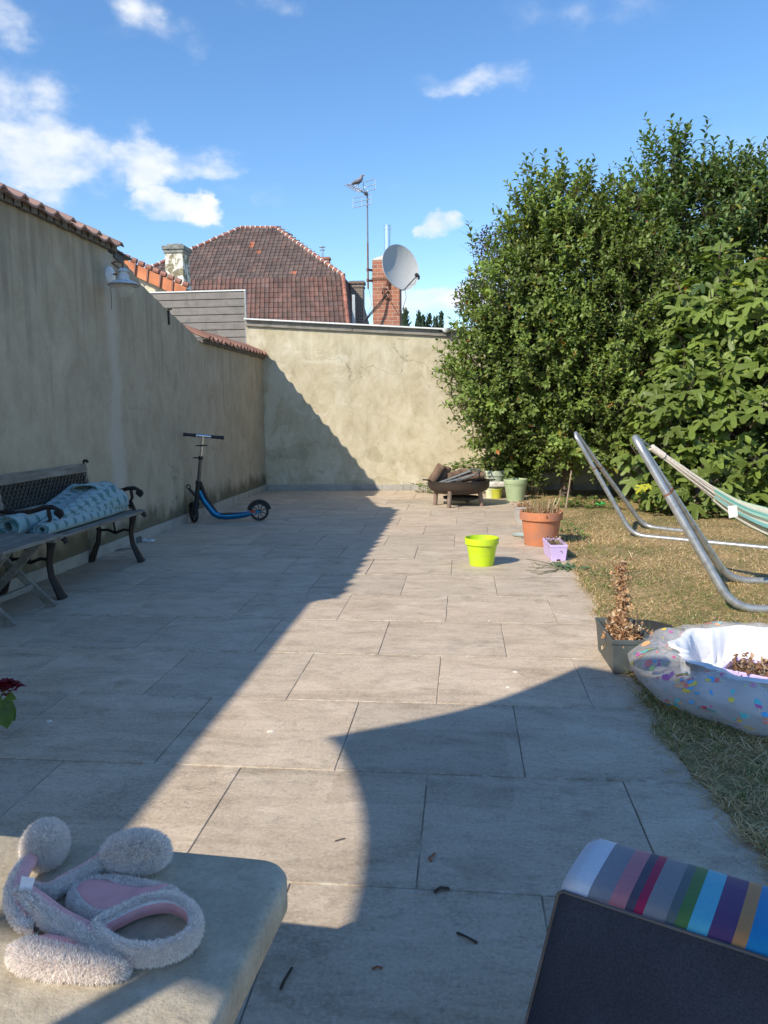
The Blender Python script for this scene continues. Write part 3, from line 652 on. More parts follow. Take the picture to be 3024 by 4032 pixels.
# brick chimney, flue, dish, aerial
YC = 12.5
def brick_chimney():
    L = PY(1467, 1200, YC); R1 = PY(1573, 1200, YC); T = PY(1520, 1024, YC); w = R1.x-L.x; cx = (L.x+R1.x)/2; cy = YC + w/2
    t = thing('brick_chimney', 'red brick chimney stack rising behind the back wall with steel flue', 'chimney', (cx, cy, 1))
    s = MB(); s.box((cx, cy, T.z/2+.4), (w, w, T.z-.8)); s.build('stack', BRICK, t, smooth=0)
    m = MB(); m.lathe([(w*.71, 0), (w*.70, .022), (w*.42, .07), (w*.20, .105), (.075, .115)], (cx, cy, T.z), 4, Matrix.Rotation(math.pi/4, 3, 'Z')); m.build('mortar_cap', plain('pale_mortar', (.60, .54, .46), .92, scale=18, var=.15), t, smooth=0, bevel=.012)
    f = MB(); ft = PY(1526, 888, cy); fx = ft.x; fr = PY(1541, 940, cy).x - fx
    f.lathe([(fr, 0), (fr, ft.z-T.z-.14), (fr*1.05, ft.z-T.z-.138), (fr*1.05, ft.z-T.z-.11), (fr, ft.z-T.z-.108), (fr, ft.z-T.z-.08), (fr*1.06, ft.z-T.z-.078), (fr*1.06, ft.z-T.z-.07)], (fx, cy, T.z+.07), 32, caps=False)
    fl = f.build('flue_pipe', plain('polished_flue', (.78, .79, .8), .22, 1, var=.02, bump=0), t)
    fc = MB(); fc.lathe([(fr*.92, ft.z-T.z-.2), (fr*.92, ft.z-T.z-.085)], (fx, cy, T.z+.07), 24, caps=True); fc.build('flue_liner', plain('sooty', (.05, .05, .05), .9), fl)
    st = MB(); zb = PY(1520, 1097, YC).z
    for yy in (YC-.006, YC+w+.006): st.box((cx, yy, zb), (w+.024, .008, .035))
    for xx in (cx-w/2-.006, cx+w/2+.006): st.box((xx, cy, zb), (.008, w+.012, .035))
    st.build('strap', RUST, t, smooth=0)
    # cables looped on the brickwork
    cb = MB(); c0 = PY(1518, 1162, YC-.03); 
    for k, (rx, rz, tl) in enumerate(((.045, .085, .2), (.035, .07, -.25), (.05, .065, .5))):
        cb.tube([c0 + Vector((rx*math.cos(a)*math.cos(tl)-rz*math.sin(a)*math.sin(tl), -.01*k, .03+rx*math.cos(a)*math.sin(tl)+rz*math.sin(a)*math.cos(tl))) for a in np.linspace(0, 2*math.pi, 20, endpoint=False)], .0045, 6, closed=True)
    e = PY(1424, 1262, YC-.25)
    for k in range(3): cb.tube([c0+Vector((.01*k, -.01, 0)), c0.lerp(e, .3)+Vector((.015*k, -.02, -.02-.012*k)), c0.lerp(e, .65)+Vector((.01*k, 0, -.02-.01*k)), e+Vector((.01*k, 0, -.06))], .006, 6)
    q = PY(1567, 1235, YC-.02); cb.tube([c0, c0.lerp(q, .5)+Vector((0, 0, .01)), q], .003, 5)
    cb.build('cable', PLASTICBLACK, t)
    return cx, cy, w, T.z
CX, CY, CW, CT = brick_chimney()
def dish():
    c = PY(1578, 1052, YC-.30); t = thing('satellite_dish', 'large off-white satellite dish fixed to the brick chimney', 'satellite dish', c)
    ax = Vector((.62, -.76, .20)).normalized(); rot = ax.to_track_quat('Z', 'Y').to_matrix()
    R0 = .325; mb = MB(); prof = [(.001, -.075)] + [(R0*k/12, -.075 + .075*(k/12)**2) for k in range(1, 13)] + [(R0+.008, .004), (R0+.006, -.008)] + [(R0*k/12, -.075 + .075*(k/12)**2 - .010) for k in range(12, 0, -1)] + [(.001, -.085)]
    mb.lathe(prof, c, 56, rot, sc=(1, 1.06), caps=False); mb.build('reflector', plain('dish_grey', (.52, .53, .52), .5, var=.03), t, smooth=60)
    bot = c + rot @ Vector((0, -R0*1.04, .01)); 
    if bot.z > c.z: bot = c + rot @ Vector((0, R0*1.04, .01))
    lnb = PY(1643, 1084, YC-.62); arm = MB(); arm.tube([bot - ax*.06, bot+Vector((0, 0, -.02)), lnb], .010, 8); arm.tube([bot+(lnb-bot)*.25, bot+(lnb-bot)*.6+Vector((.04, 0, -.05)), lnb], .003, 6); arm.build('feed_arm', plain('grey_steel', (.22, .24, .25), .5, .5), t)
    l = MB(); dirn = (c-lnb).normalized(); l.tube([lnb-dirn*.05, lnb-dirn*.01, lnb-dirn*.008, lnb+dirn*.03], [.014, .018, .026, .028], 14); l.tube([lnb+Vector((.02, 0, -.01)), lnb+Vector((.02, 0, -.06))], .018, 10); l.build('receiver', PLASTICBLACK, t)
    m = MB(); back = c - ax*.15; m.tube([c-ax*.088, back], .02, 10); m.tube([back, Vector((CX+.06, YC+.02, back.z-.03))], .016, 10); m.tube([Vector((CX+.02, YC-.05, back.z-.2)), Vector((CX+.02, YC-.05, back.z+.12))], .017, 10); m.box(tuple(back), (.12, .07, .14)); m.build('mount', RUST, t)
    w = MB(); w.tube([bot+Vector((.02, 0, 0)), bot+Vector((.03, .08, -.12)), bot+Vector((-.02, .16, -.24)), Vector((CX+CW/2+.006, CY-.05, bot.z-.32))], .003, 6); w.build('cable', PLASTICBLACK, t)
dish()
def aerial():
    top = PY(1446, 758, 12.45); bot = PY(1449.5, 1137, 12.45)
    t = thing('aerial_mast', 'tall rusty aerial mast with a television antenna, strapped beside the brick chimney', 'aerial', (bot.x, 12.45, bot.z))
    mb = MB(); m1 = bot.lerp(top, .48); mb.tube([bot, m1], .0135, 12); mb.build('mast', RUST, t)
    u = MB(); u.tube([m1, top], .0115, 12); u.build('mast', plain('blue_grey_tube', (.17, .18, .22), .5, .4), t, )
    b = MB()
    for py in (1062, 1104):
        b = MB(); p = PY(1448, py, 12.45); b.beam(p, (CX-CW/2+.003, YC+.02, p.z), .035, .03); b.tube([p-Vector((0, 0, .02)), p+Vector((0, 0, .02))], .022, 10); b.build('bracket', RUST, t)
    # yagi aerial pointing left and away
    A = PY(1368, 727, 12.9); B = PY(1437, 762, 12.42); d = (B-A).normalized(); al = plain('aluminium', (.72, .73, .74), .3, .9, var=.03, bump=0)
    bm_ = MB(); bm_.beam(A, B, .012, .012); bm_.box(tuple(B+Vector((.015, 0, .0))), (.05, .05, .03)); bm_.build('boom', PLASTICBLACK, t)
    e = MB(); side = Vector((1, -.25, .10)).normalized()
    for k, ln in enumerate((.07, .07, .07, .075, .075, .08, .085, .09)):
        p = A.lerp(B, .02+.112*k)+Vector((0, 0, .006)); e.tube([p-side*ln, p+side*ln], .0055, 6)
    e.tube([A.lerp(B, .55)+Vector((-.02, 0, .02)), A.lerp(B, .85)+Vector((-.01, 0, .02))], .008, 6); e.build('elements', al, t)
    r = MB(); s2 = Vector((1, -.2, .13)).normalized()
    for sg in (1, -1):
        upv = Vector((-.10*sg if sg > 0 else -.06, .0, sg)).normalized(); o = B + upv*.03
        if sg > 0: o = o + Vector((.01, 0, 0))
        c00, c01 = (-.02, .17) if sg > 0 else (-.19, .10)
        for q in (0, .06, .125): r.tube([o+s2*c00+upv*q*1.15, o+s2*c01+upv*q*1.15], .0055, 6)
        for q in (c00, (c00+c01)/2 if sg < 0 else c00, c01): r.tube([o+s2*q, o+s2*q+upv*.144], .0055, 6)
    r.build('reflector', al, t)
    c = MB(); p0 = bot+Vector((0, 0, .02)); c.tube([p0, p0+Vector((.035, 0, -.13)), p0+Vector((.05, 0, -.27)), p0+Vector((-.01, 0, -.40)), p0+Vector((-.07, 0, -.52))], .003, 6); c.build('cable', plain('grey_cable', (.22, .22, .22), .6), t)
aerial()
def pigeon():
    c = PY(1414, 716, 12.75); s = .85
    P = [Vector(c)+Vector(v)*s for v in ((-.14, 0, -.045), (-.085, 0, -.015), (-.03, 0, .0), (.025, 0, .035), (.05, 0, .075), (.052, 0, .108), (.075, 0, .112), (.092, 0, .106))]
    t = thing('pigeon', 'grey wood pigeon perched on the television aerial', 'bird', P[2]-Vector((0, 0, .055)))
    mb = MB(); mb.tube(P, [.012*s, .032*s, .048*s, .046*s, .030*s, .023*s, .018*s, .003*s], 14); 
    mb.build('body', plain('pigeon_grey', (.22, .22, .27), .7, scale=40, var=.2, c2=(.13, .12, .16)), t, smooth=80)
    w = MB(); w.tube([P[0]+Vector((-.02, -.01, 0)), P[1]+Vector((0, -.035, .01)), P[2]+Vector((.01, -.045, .0)), P[3]+Vector((.0, -.035, -.01))], [.004, .018, .026, .012], 10, flat=(.5, 1)); w.build('wing', plain('wing_grey', (.15, .15, .19), .7), t, smooth=80)
    b = MB(); h = P[5]; b.tube([h+Vector((.028, 0, .004)), h+Vector((.055, 0, -.002))], [.006, .001], 6); b.build('beak', plain('beak', (.5, .3, .15), .5), t)
    l = MB(); 
    for yy in (-.012, .012): l.tube([P[2]+Vector((.01, yy, -.035)), P[2]+Vector((.012, yy, -.062))], .003, 5)
    l.build('legs', plain('bird_leg', (.5, .15, .15), .6), t)
pigeon()
def small_dish():
    c = PY(1757, 1302, YB-.10); t = thing('white_dish', 'small white half-round dish with black bracket under the end of the wall capping', 'lamp', c)  # a little white dish on a bracket, no light in it
    mb = MB(); mb.lathe([(.001, .03), (.035, .02), (.055, -.005), (.062, -.035), (.001, -.04)], c, 24, Matrix.Rotation(math.pi, 3, 'X')); mb.build('shade', WHITE, t)
    b = MB(); b.box((c.x-.075, YB-.03, c.z+.02), (.05, .06, .05)); b.tube([(c.x-.08, YB-.04, c.z), c], .01, 8); b.build('bracket', PLASTICBLACK, t)
small_dish()

# ------------------------------------------------------------------ wall lamp
def wall_lamp():
    Q = PX(425, 1085, XL+.01); q = lambda px, py, dx=.0: PX(px, py, XL+.01+dx)
    t = thing('wall_lamp', 'white enamelled outdoor lamp with rusty bracket and clear globe on the left wall', 'lamp', Q)
    rx = Matrix.Rotation(math.pi/2, 3, 'Y')
    p = MB(); c = PX(430, 1086, XL); p.lathe([(.078, 0), (.078, .008), (.068, .022), (.03, .034), (.001, .036)], c, 32, rx); p.build('wall_plate', WHITE, t)
    cx = XL+.20; yc = (PX(487, 1120, cx)).y; T = lambda py: PX(487, py, cx).z
    a = MB(); a.tube([(XL+.02, c.y, c.z+.012), (XL+.09, c.y+.01, c.z+.012), (XL+.11, c.y+.015, c.z+.04), (XL+.12, yc-.02, T(1048)+.02), (XL+.16, yc, T(1045)+.03), (cx, yc, T(1048)+.018), (cx, yc, T(1058))], .0075, 8)
    a.build('bracket', RUST, t); a = MB(); a.tube([(XL+.02, c.y+.03, c.z-.05), (XL+.07, c.y+.03, c.z-.052), (XL+.10, c.y+.02, c.z-.03), (XL+.11, c.y+.015, c.z+.04)], .0065, 8); a.build('bracket', RUST, t)
    z0 = T(1112); sh = MB()
    sh.lathe([(.005, T(1056)-z0), (.028, T(1058)-z0), (.050, T(1070)-z0), (.030, T(1072)-z0), (.030, T(1078)-z0), (.040, T(1080)-z0), (.050, T(1100)-z0), (.052, T(1104)-z0), (.085, T(1109)-z0), (.118, T(1120)-z0), (.120, T(1125)-z0), (.112, T(1123)-z0), (.05, T(1112)-z0)], (cx, yc, z0), 40, caps=False)
    so = sh.build('shade', plain('enamel_rusted', (.62, .66, .66), .4, var=.03, c2=(.45, .42, .38), scale=18), t, smooth=50)
    r = MB(); r.lathe([(.1205, -.003), (.123, 0), (.1205, .004), (.118, 0)], (cx, yc, T(1124)), 40, caps=False); r.build('rim', RUST, so)
    gl = MB(); gm = MT('lamp_glass', .08, 0, .5); gm.color((.75, .74, .66)); gm.b.inputs['Alpha'].default_value = .32
    R_ = .073; gl.lathe([(R_*math.sin(k*math.pi/14), R_*math.cos(k*math.pi/14)*1.02) for k in range(3, 14)]+[(.001, -R_*1.02)], (cx, yc, T(1135)), 32, caps=False); gl.build('globe', gm.m, t, smooth=90)
    cb = MB(); pts = [(XL+.006, c.y+.002, c.z-.07)]; 
    for k in range(7): pts.append((XL+.006, c.y+.004+.004*math.sin(k*1.3), c.z-.12-.05*k))
    cb.tube(pts[:5], .0018, 6); cb.build('cable', PLASTICBLACK, t)
wall_lamp()

# ------------------------------------------------------------------ pots, tubs and boxes
def ground_mid(px0, px1, py, r):     # centre of a round foot whose near edge is seen at py
    a = G((px0+px1)/2, py); return Vector((a.x, a.y+r, 0))
def pot(name, label, cat, c, rb, rt, h, mat, rim=.2, rimo=.008, th=.006, soil=None, rings=False):
    t = thing(name, label, cat, c); hr = h*rim
    pr = [(rb*.9, .003), (rb, 0), (rb+(rt-rimo-rb)*(1-rim)*.97, h-hr-.004), (rt-rimo*.2, h-hr), (rt, h-.004), (rt-.001, h), (rt-th, h), (rt-th-rimo*.6, h-hr), (rb-th, .012), (.001, .012)]
    if rings: pr = pr[:2] + [(rb+(rt-rb)*.72, h*.70), (rb+(rt-rb)*.72+.006, h*.715), (rb+(rt-rb)*.73, h*.74), (rb+(rt-rb)*.80+.004, h*.76)] + pr[3:]
    mb = MB(); mb.lathe(pr, c, 56, caps=False); mb.build('body', mat, t, smooth=40)
    if soil:
        s = MB(); zs = h*soil; rs = rb+(rt-rb)*soil-th-.003; n = 30
        vs = [(c.x, c.y, c.z+zs+.01)]; fs = []
        for j in range(1, 7):
            for k in range(n):
                a = 2*math.pi*k/n; r = rs*j/6; vs.append((c.x+r*math.cos(a), c.y+r*math.sin(a), c.z+zs+.012*noise.noise((a*3, r*30, 1))))
        fs += [(0, 1+k, 1+(k+1) % n) for k in range(n)] + [(1+j*n+k, 1+(j+1)*n+k, 1+(j+1)*n+(k+1) % n, 1+j*n+(k+1) % n) for j in range(5) for k in range(n)]
        s.add(vs, fs); s.build('soil', SOIL, t)
    return t
lp = ground_mid(1850, 1945, 2232, .088)
pot('plant_pot', 'empty bright lime green plastic flower pot alone on the slabs', 'flower pot', lp, .088, .126, .205, LIMEPOT, .23)
tp = ground_mid(2078, 2192, 2152, .13)
tpot = pot('plant_pot', 'large terracotta pot full of dry cut stems at the lawn edge', 'flower pot', tp, .135, .182, .285, TERRA, .24, .010, .012, soil=.86)
sg = ground_mid(2000, 2062, 1974, .10)
pot('plant_pot', 'tall sage green planter right of the fire bowl', 'flower pot', sg, .105, .150, .275, SAGE, .2, .006, .006, rings=True)
sg2 = Vector((sg.x-.235, sg.y+.52, 0))
pot('plant_pot', 'pale sage planter standing behind the short log near the hedge', 'flower pot', sg2, .10, .152, .345, SAGE2, .2, .006, .006)
yp = ground_mid(1932, 1980, 1964, .06)
pot('plant_pot', 'small yellow green glazed pot under the birch log', 'flower pot', yp, .058, .075, .125, YELPOT, .12, .003, .006)
cp_ = Vector((yp.x-.075, yp.y+.06, 0)); pot('plant_pot', 'small cream pot half hidden behind the yellow green one', 'flower pot', cp_, .055, .072, .128, CREAMPOT, .12, .003, .006)
def log(name, label, a, b, r, mat, endmat, parent=None):
    a = Vector(a); b = Vector(b); mb = MB(); n = 20; N = 9
    d = (b-a).normalized(); u = d.cross(Vector((0, 0, 1))).normalized(); w = d.cross(u); sd_ = random.random()*50; vs = []
    for i in range(N):
        for k in range(n):
            an = 2*math.pi*k/n; rr = r*(1+.10*noise.noise((math.cos(an)*1.3+sd_, math.sin(an)*1.3, i*.25))+.05*noise.noise((math.cos(an)*5+sd_, math.sin(an)*5, i*.6)))
            vs.append(a+d*((b-a).length*i/(N-1))+(u*math.cos(an)+w*math.sin(an))*rr)
    fs = [(i*n+k, i*n+(k+1) % n, (i+1)*n+(k+1) % n, (i+1)*n+k) for i in range(N-1) for k in range(n)]
    mb.add(vs, fs); e = [tuple(range(n-1, -1, -1)), tuple((N-1)*n+k for k in range(n))]; mb.f += e; mb.m += [1, 1]
    o = mb.build(name, [mat, endmat], parent, loc=tuple(a), smooth=40)
    if parent is None: setp(o, label, 'log')
    return o
bm_ = MT('birch_bark', .85); n_ = bm_.noise(16, 5, .6, bm_.map((.6, 1, 1.6))); bm_.color(bm_.ramp(n_, [(.38, (.10, .08, .07)), (.44, (.45, .41, .36)), (.55, (.66, .63, .58))])); bm_.bump(n_, .4, .006)
CUT = plain('cut_wood', (.40, .30, .19), .85, scale=20, var=.2)
log('birch_log', 'short pale birch log lying on top of the two small pots', (yp.x-.14, yp.y+.02, .172), (yp.x+.15, yp.y+.05, .176), .042, bm_.m, CUT)
lp2 = G(2045, 2110); 
def saucer():
    c = G(2050, 2112); c.y += .02; mb = MB(); mb.lathe([(.06, .003), (.075, 0), (.098, .013), (.10, .016), (.094, .015), (.07, .005), (.001, .004)], (c.x+.02, c.y, 0), 40, caps=False)
    setp(mb.build('saucer', plain('pale_saucer', (.48, .55, .50), .5, var=.05), loc=tuple(c)), 'pale green plant saucer lying beside the terracotta pot', 'saucer')
saucer()
def trough(name, label, c, w, l, h, mat, rz, tp=.8, soil=.8, rim=.014, parent=None, foot=True):
    t = thing(name, label, 'planter', c); R3 = Matrix.Rotation(rz, 3, 'Z'); c = Vector(c)
    def ring(k, z, inset=0): return [c + R3 @ Vector((sx*(w/2*k-inset), sy*(l/2*(1-(1-k)*w/l)-inset), z)) for sx, sy in ((-1, -1), (1, -1), (1, 1), (-1, 1))]
    rs = [ring(tp, 0), ring(tp+(1-tp)*.06, .012), ring(.965, h-.022), ring(1.0, h-.020), ring(1.015, h), ring(1.015, h, .010), ring(.95, h-.016, .008), ring(tp, .01, .004)]
    vs = [p for r in rs for p in r]; fs = [(i*4+k, i*4+(k+1) % 4, i*4+4+(k+1) % 4, i*4+4+k) for i in range(len(rs)-1) for k in range(4)] + [(3, 2, 1, 0), tuple(28+k for k in range(4))]
    mb = MB(); mb.add(vs, fs); mb.build('box', mat, t, smooth=0, bevel=.003, seg=2, fix=True)
    if foot:
        f = MB(); f.add([c + R3 @ Vector(p) for p in ((-w*.12, -l/2*.93-.001, .001), (w*.12, -l/2*.93-.001, .001), (w*.09, -l/2*.945-.001, .014), (-w*.09, -l/2*.945-.001, .014))], [(0, 1, 2, 3)]); f.build('foot_slot', PLASTICBLACK, t, smooth=0)
    if soil:
        s = MB(); nx, ny = 10, 18; k = tp+(1-tp)*soil-.07
        vs = [c + R3 @ Vector(((i/nx-.5)*w*k, (j/ny-.5)*l*(k+.02), h*soil+.012*noise.noise((i*.9, j*.9, 3)))) for j in range(ny+1) for i in range(nx+1)]
        s.add(vs, [(j*(nx+1)+i, j*(nx+1)+i+1, (j+1)*(nx+1)+i+1, (j+1)*(nx+1)+i) for j in range(ny) for i in range(nx)]); s.build('soil', SOIL, t)
    return t
pl_c = G(2193, 2209); pl = Vector((pl_c.x, pl_c.y+.155, 0))
purple = trough('planter_box', 'small lilac plastic planter with withered seedlings on the slab corner', pl, .132, .34, .125, LILAC, .07, .82, .80)
gA = G(2410, 2521, .155); gB = G(2344, 2430, .155); gd = (gB-gA).normalized(); gl_ = (gB-gA).length; gn = Vector((gd.y, -gd.x, 0)); gb = gA+gd*gl_/2+gn*.0875; gb.z = 0; grz = math.atan2(gd.y, gd.x)-math.pi/2
greyb = trough('planter_box', 'dark grey planter box with a tall brown dead plant by the paddling pool', gb, .175, gl_, .155, GREYBOX, grz, .84, .82)
pg_ = G(2085, 2010); pgb = trough('planter_box', 'small pale grey planter of dead stalks behind the terracotta pot', Vector((.60, 7.95, 0)), .155, .20, .17, PALEGREY, .1, .75, .9, foot=False)

# dead plants
def stems(parent, name, centre, rad, n, lo, hi, lean, cols, wd=.004, mat=None, rect=None, rz=0):
    mb = MB()
    for _ in range(n):
        if rect: q = Matrix.Rotation(rz, 3, 'Z') @ Vector((random.uniform(-1, 1)*rect[0], random.uniform(-1, 1)*rect[1], 0)); p = Vector(centre)+q
        else:
            a = random.uniform(0, 6.3); r = rad*math.sqrt(random.random()); p = Vector(centre)+Vector((r*math.cos(a), r*math.sin(a), 0))
        h = random.uniform(lo, hi); a = random.uniform(0, 6.3); l = random.uniform(0, lean)
        d = Vector((math.cos(a)*l, math.sin(a)*l, 1)).normalized(); b = Vector((random.uniform(-.3, .3), random.uniform(-.3, .3), 0))*h*.3
        w = wd*random.uniform(.6, 1.3); c = random.choice(cols); f = random.uniform(.75, 1.2)
        mb.tube([p-Vector((0, 0, .01)), p+d*h*.5+b*.4, p+d*h+b], [w/2, w/2*.85, w/2*.5], 5, 0, tuple(x*f for x in c))
    return mb.build(name, mat or DRY, parent, smooth=60)
def dryleaves(parent, name, pts, size, cols, per=3, mat=None, spread=.02):
    V = []; F = []; C = []
    for p in pts:
        for _ in range(per):
            o = Vector(p)+Vector([random.gauss(0, spread) for _ in range(3)]); s = size*random.uniform(.5, 1.3)
            a = Vector([random.gauss(0, 1) for _ in range(3)]).normalized(); b = a.cross(Vector([random.gauss(0, 1) for _ in range(3)])).normalized(); n = a.cross(b)
            k = len(V); c = random.choice(cols); f = random.uniform(.65, 1.25); c = tuple(x*f for x in c)
            V += [tuple(o), tuple(o+a*s*.5+b*s*.28+n*s*.15), tuple(o+a*s), tuple(o+a*s*.5-b*s*.28+n*s*.12)]; F.append((k, k+1, k+2, k+3)); C += [c]*4
    mb = MB(); mb.v = V; mb.f = F; mb.m = [0]*len(F); mb.c = C
    return mb.build(name, mat or DRY, parent, smooth=0, fix=False)
BROWN = [(.40, .26, .13), (.50, .36, .20), (.30, .17, .08), (.58, .45, .28)]; RUSTY = [(.42, .22, .10), (.50, .28, .14), (.32, .15, .07), (.60, .42, .26)]
stems(tpot, 'dry_stems', tp+Vector((0, 0, .25)), .15, 190, .04, .13, .35, BROWN+[(.20, .20, .10)], .0045)
stems(tpot, 'dry_stems', tp+Vector((0, .03, .25)), .13, 45, .08, .19, .25, [(.24, .25, .12), (.35, .30, .16)], .004)
st = MB()
for px0, py0, px1, py1 in ((2155, 2010, 2165, 1965), (2162, 2012, 2190, 1960), (2172, 2010, 2206, 1958)): st.tube([PY(px0, py0+18, tp.y), PY(px1, py1, tp.y-.02)], .0042, 6)
st.build('cane', plain('pale_cane', (.52, .42, .28), .8), tpot)
dryleaves(tpot, 'dry_leaves', [tp+Vector((.15*math.cos(a)*r, .15*math.sin(a)*r, .27)) for a, r in [(random.uniform(0, 6.3), random.random()**.5) for _ in range(90)]], .028, RUSTY, 3)
stems(purple, 'withered_stems', pl+Vector((0, 0, .10)), 0, 42, .02, .07, .9, [(.16, .11, .08), (.30, .22, .14), (.5, .42, .26)], .0028, rect=(.045, .14), rz=.07)
dryleaves(purple, 'dry_leaves', [pl+Vector((random.uniform(-.045, .045), random.uniform(-.14, .14), .115)) for _ in range(70)], .02, [(.22, .13, .09), (.4, .3, .2), (.14, .09, .07)], 2)
dryleaves(purple, 'pale_sprig', [pl+Vector((.012+random.gauss(0, .006), -.05+random.gauss(0, .006), .115+.05*k/14)) for k in range(14)], .018, [(.7, .6, .36), (.62, .5, .28)], 3, spread=.008)
stems(pgb, 'dry_stalks', Vector((.60, 7.95, .15)), 0, 80, .02, .07, .6, RUSTY, .004, rect=(.06, .08))
dryleaves(pgb, 'dry_leaves', [Vector((.60+random.uniform(-.06, .06), 7.95+random.uniform(-.08, .08), .17)) for _ in range(60)], .03, RUSTY, 2)
def dead_plant():
    b = gb + Vector((.0, -.02, .12)); top = PY(2447, 2215, gb.y+.05); mids = [PY(2435, 2580, gb.y), PY(2432, 2450, gb.y), PY(2440, 2330, gb.y+.02), top]
    pts = []; mb = MB(); mb.tube([b+Vector((.01, 0, 0)), b.lerp(mids[1], .6), mids[1], mids[2], mids[3]], .0032, 6)
    for k in range(4): a = b+Vector((random.uniform(-.05, .05), random.uniform(-.1, .1), 0)); mb.tube([a, a+Vector((random.uniform(-.03, .03), 0, .06)), a+Vector((random.uniform(-.05, .05), 0, .11))], .0025, 5)
    mb.build('stem', STALK, greyb)
    for k in range(46):
        u = k/45; p = b.lerp(top, .12+.88*u); pts.append(p+Vector((random.gauss(0, .012), random.gauss(0, .012), 0)))
    dryleaves(greyb, 'withered_leaves', pts, .024, [(.50, .30, .17), (.58, .38, .22), (.40, .22, .11), (.66, .50, .34)], 11, spread=.013)
    pts = [b+Vector((random.gauss(-.015, .030), random.gauss(-.01, .05), random.uniform(-.01, .11)*random.random())) for _ in range(85)]
    dryleaves(greyb, 'withered_leaves', pts, .026, [(.48, .27, .14), (.56, .36, .2), (.36, .19, .09), (.64, .5, .34)], 8, spread=.018)
dead_plant()
def shadow_mat():  # dark sheet added where the planter's shadow falls on a membrane
    a = G(2482, 2440); b = G(2650, 2470); c = G(2520, 2530); d = G(2700, 2560)
    t = MB(); nx, ny = 14, 8; vs = []
    for j in range(ny+1):
        for i in range(nx+1):
            u, v = i/nx, j/ny; p = (a*(1-u)+b*u)*(1-v)+(c*(1-u)+d*u)*v; vs.append((p.x+.012*noise.noise((u*6, v*6, 1)), p.y+.012*noise.noise((u*6, v*5, 5)), .022+.012*noise.noise((u*3, v*3, 2))-(.016 if j in (0, ny) or i in (0, nx) else 0)))
    t.add(vs, [(j*(nx+1)+i, j*(nx+1)+i+1, (j+1)*(nx+1)+i+1, (j+1)*(nx+1)+i) for j in range(ny) for i in range(nx)])
    o = t.build('shadow_membrane', plain('shadow_black', (.03, .028, .024), .9, scale=40, var=.4, bump=.7), loc=tuple(a)); setp(o, 'black sheet standing for the planter shadow on garden membrane between planter and pool', 'membrane')
shadow_mat()

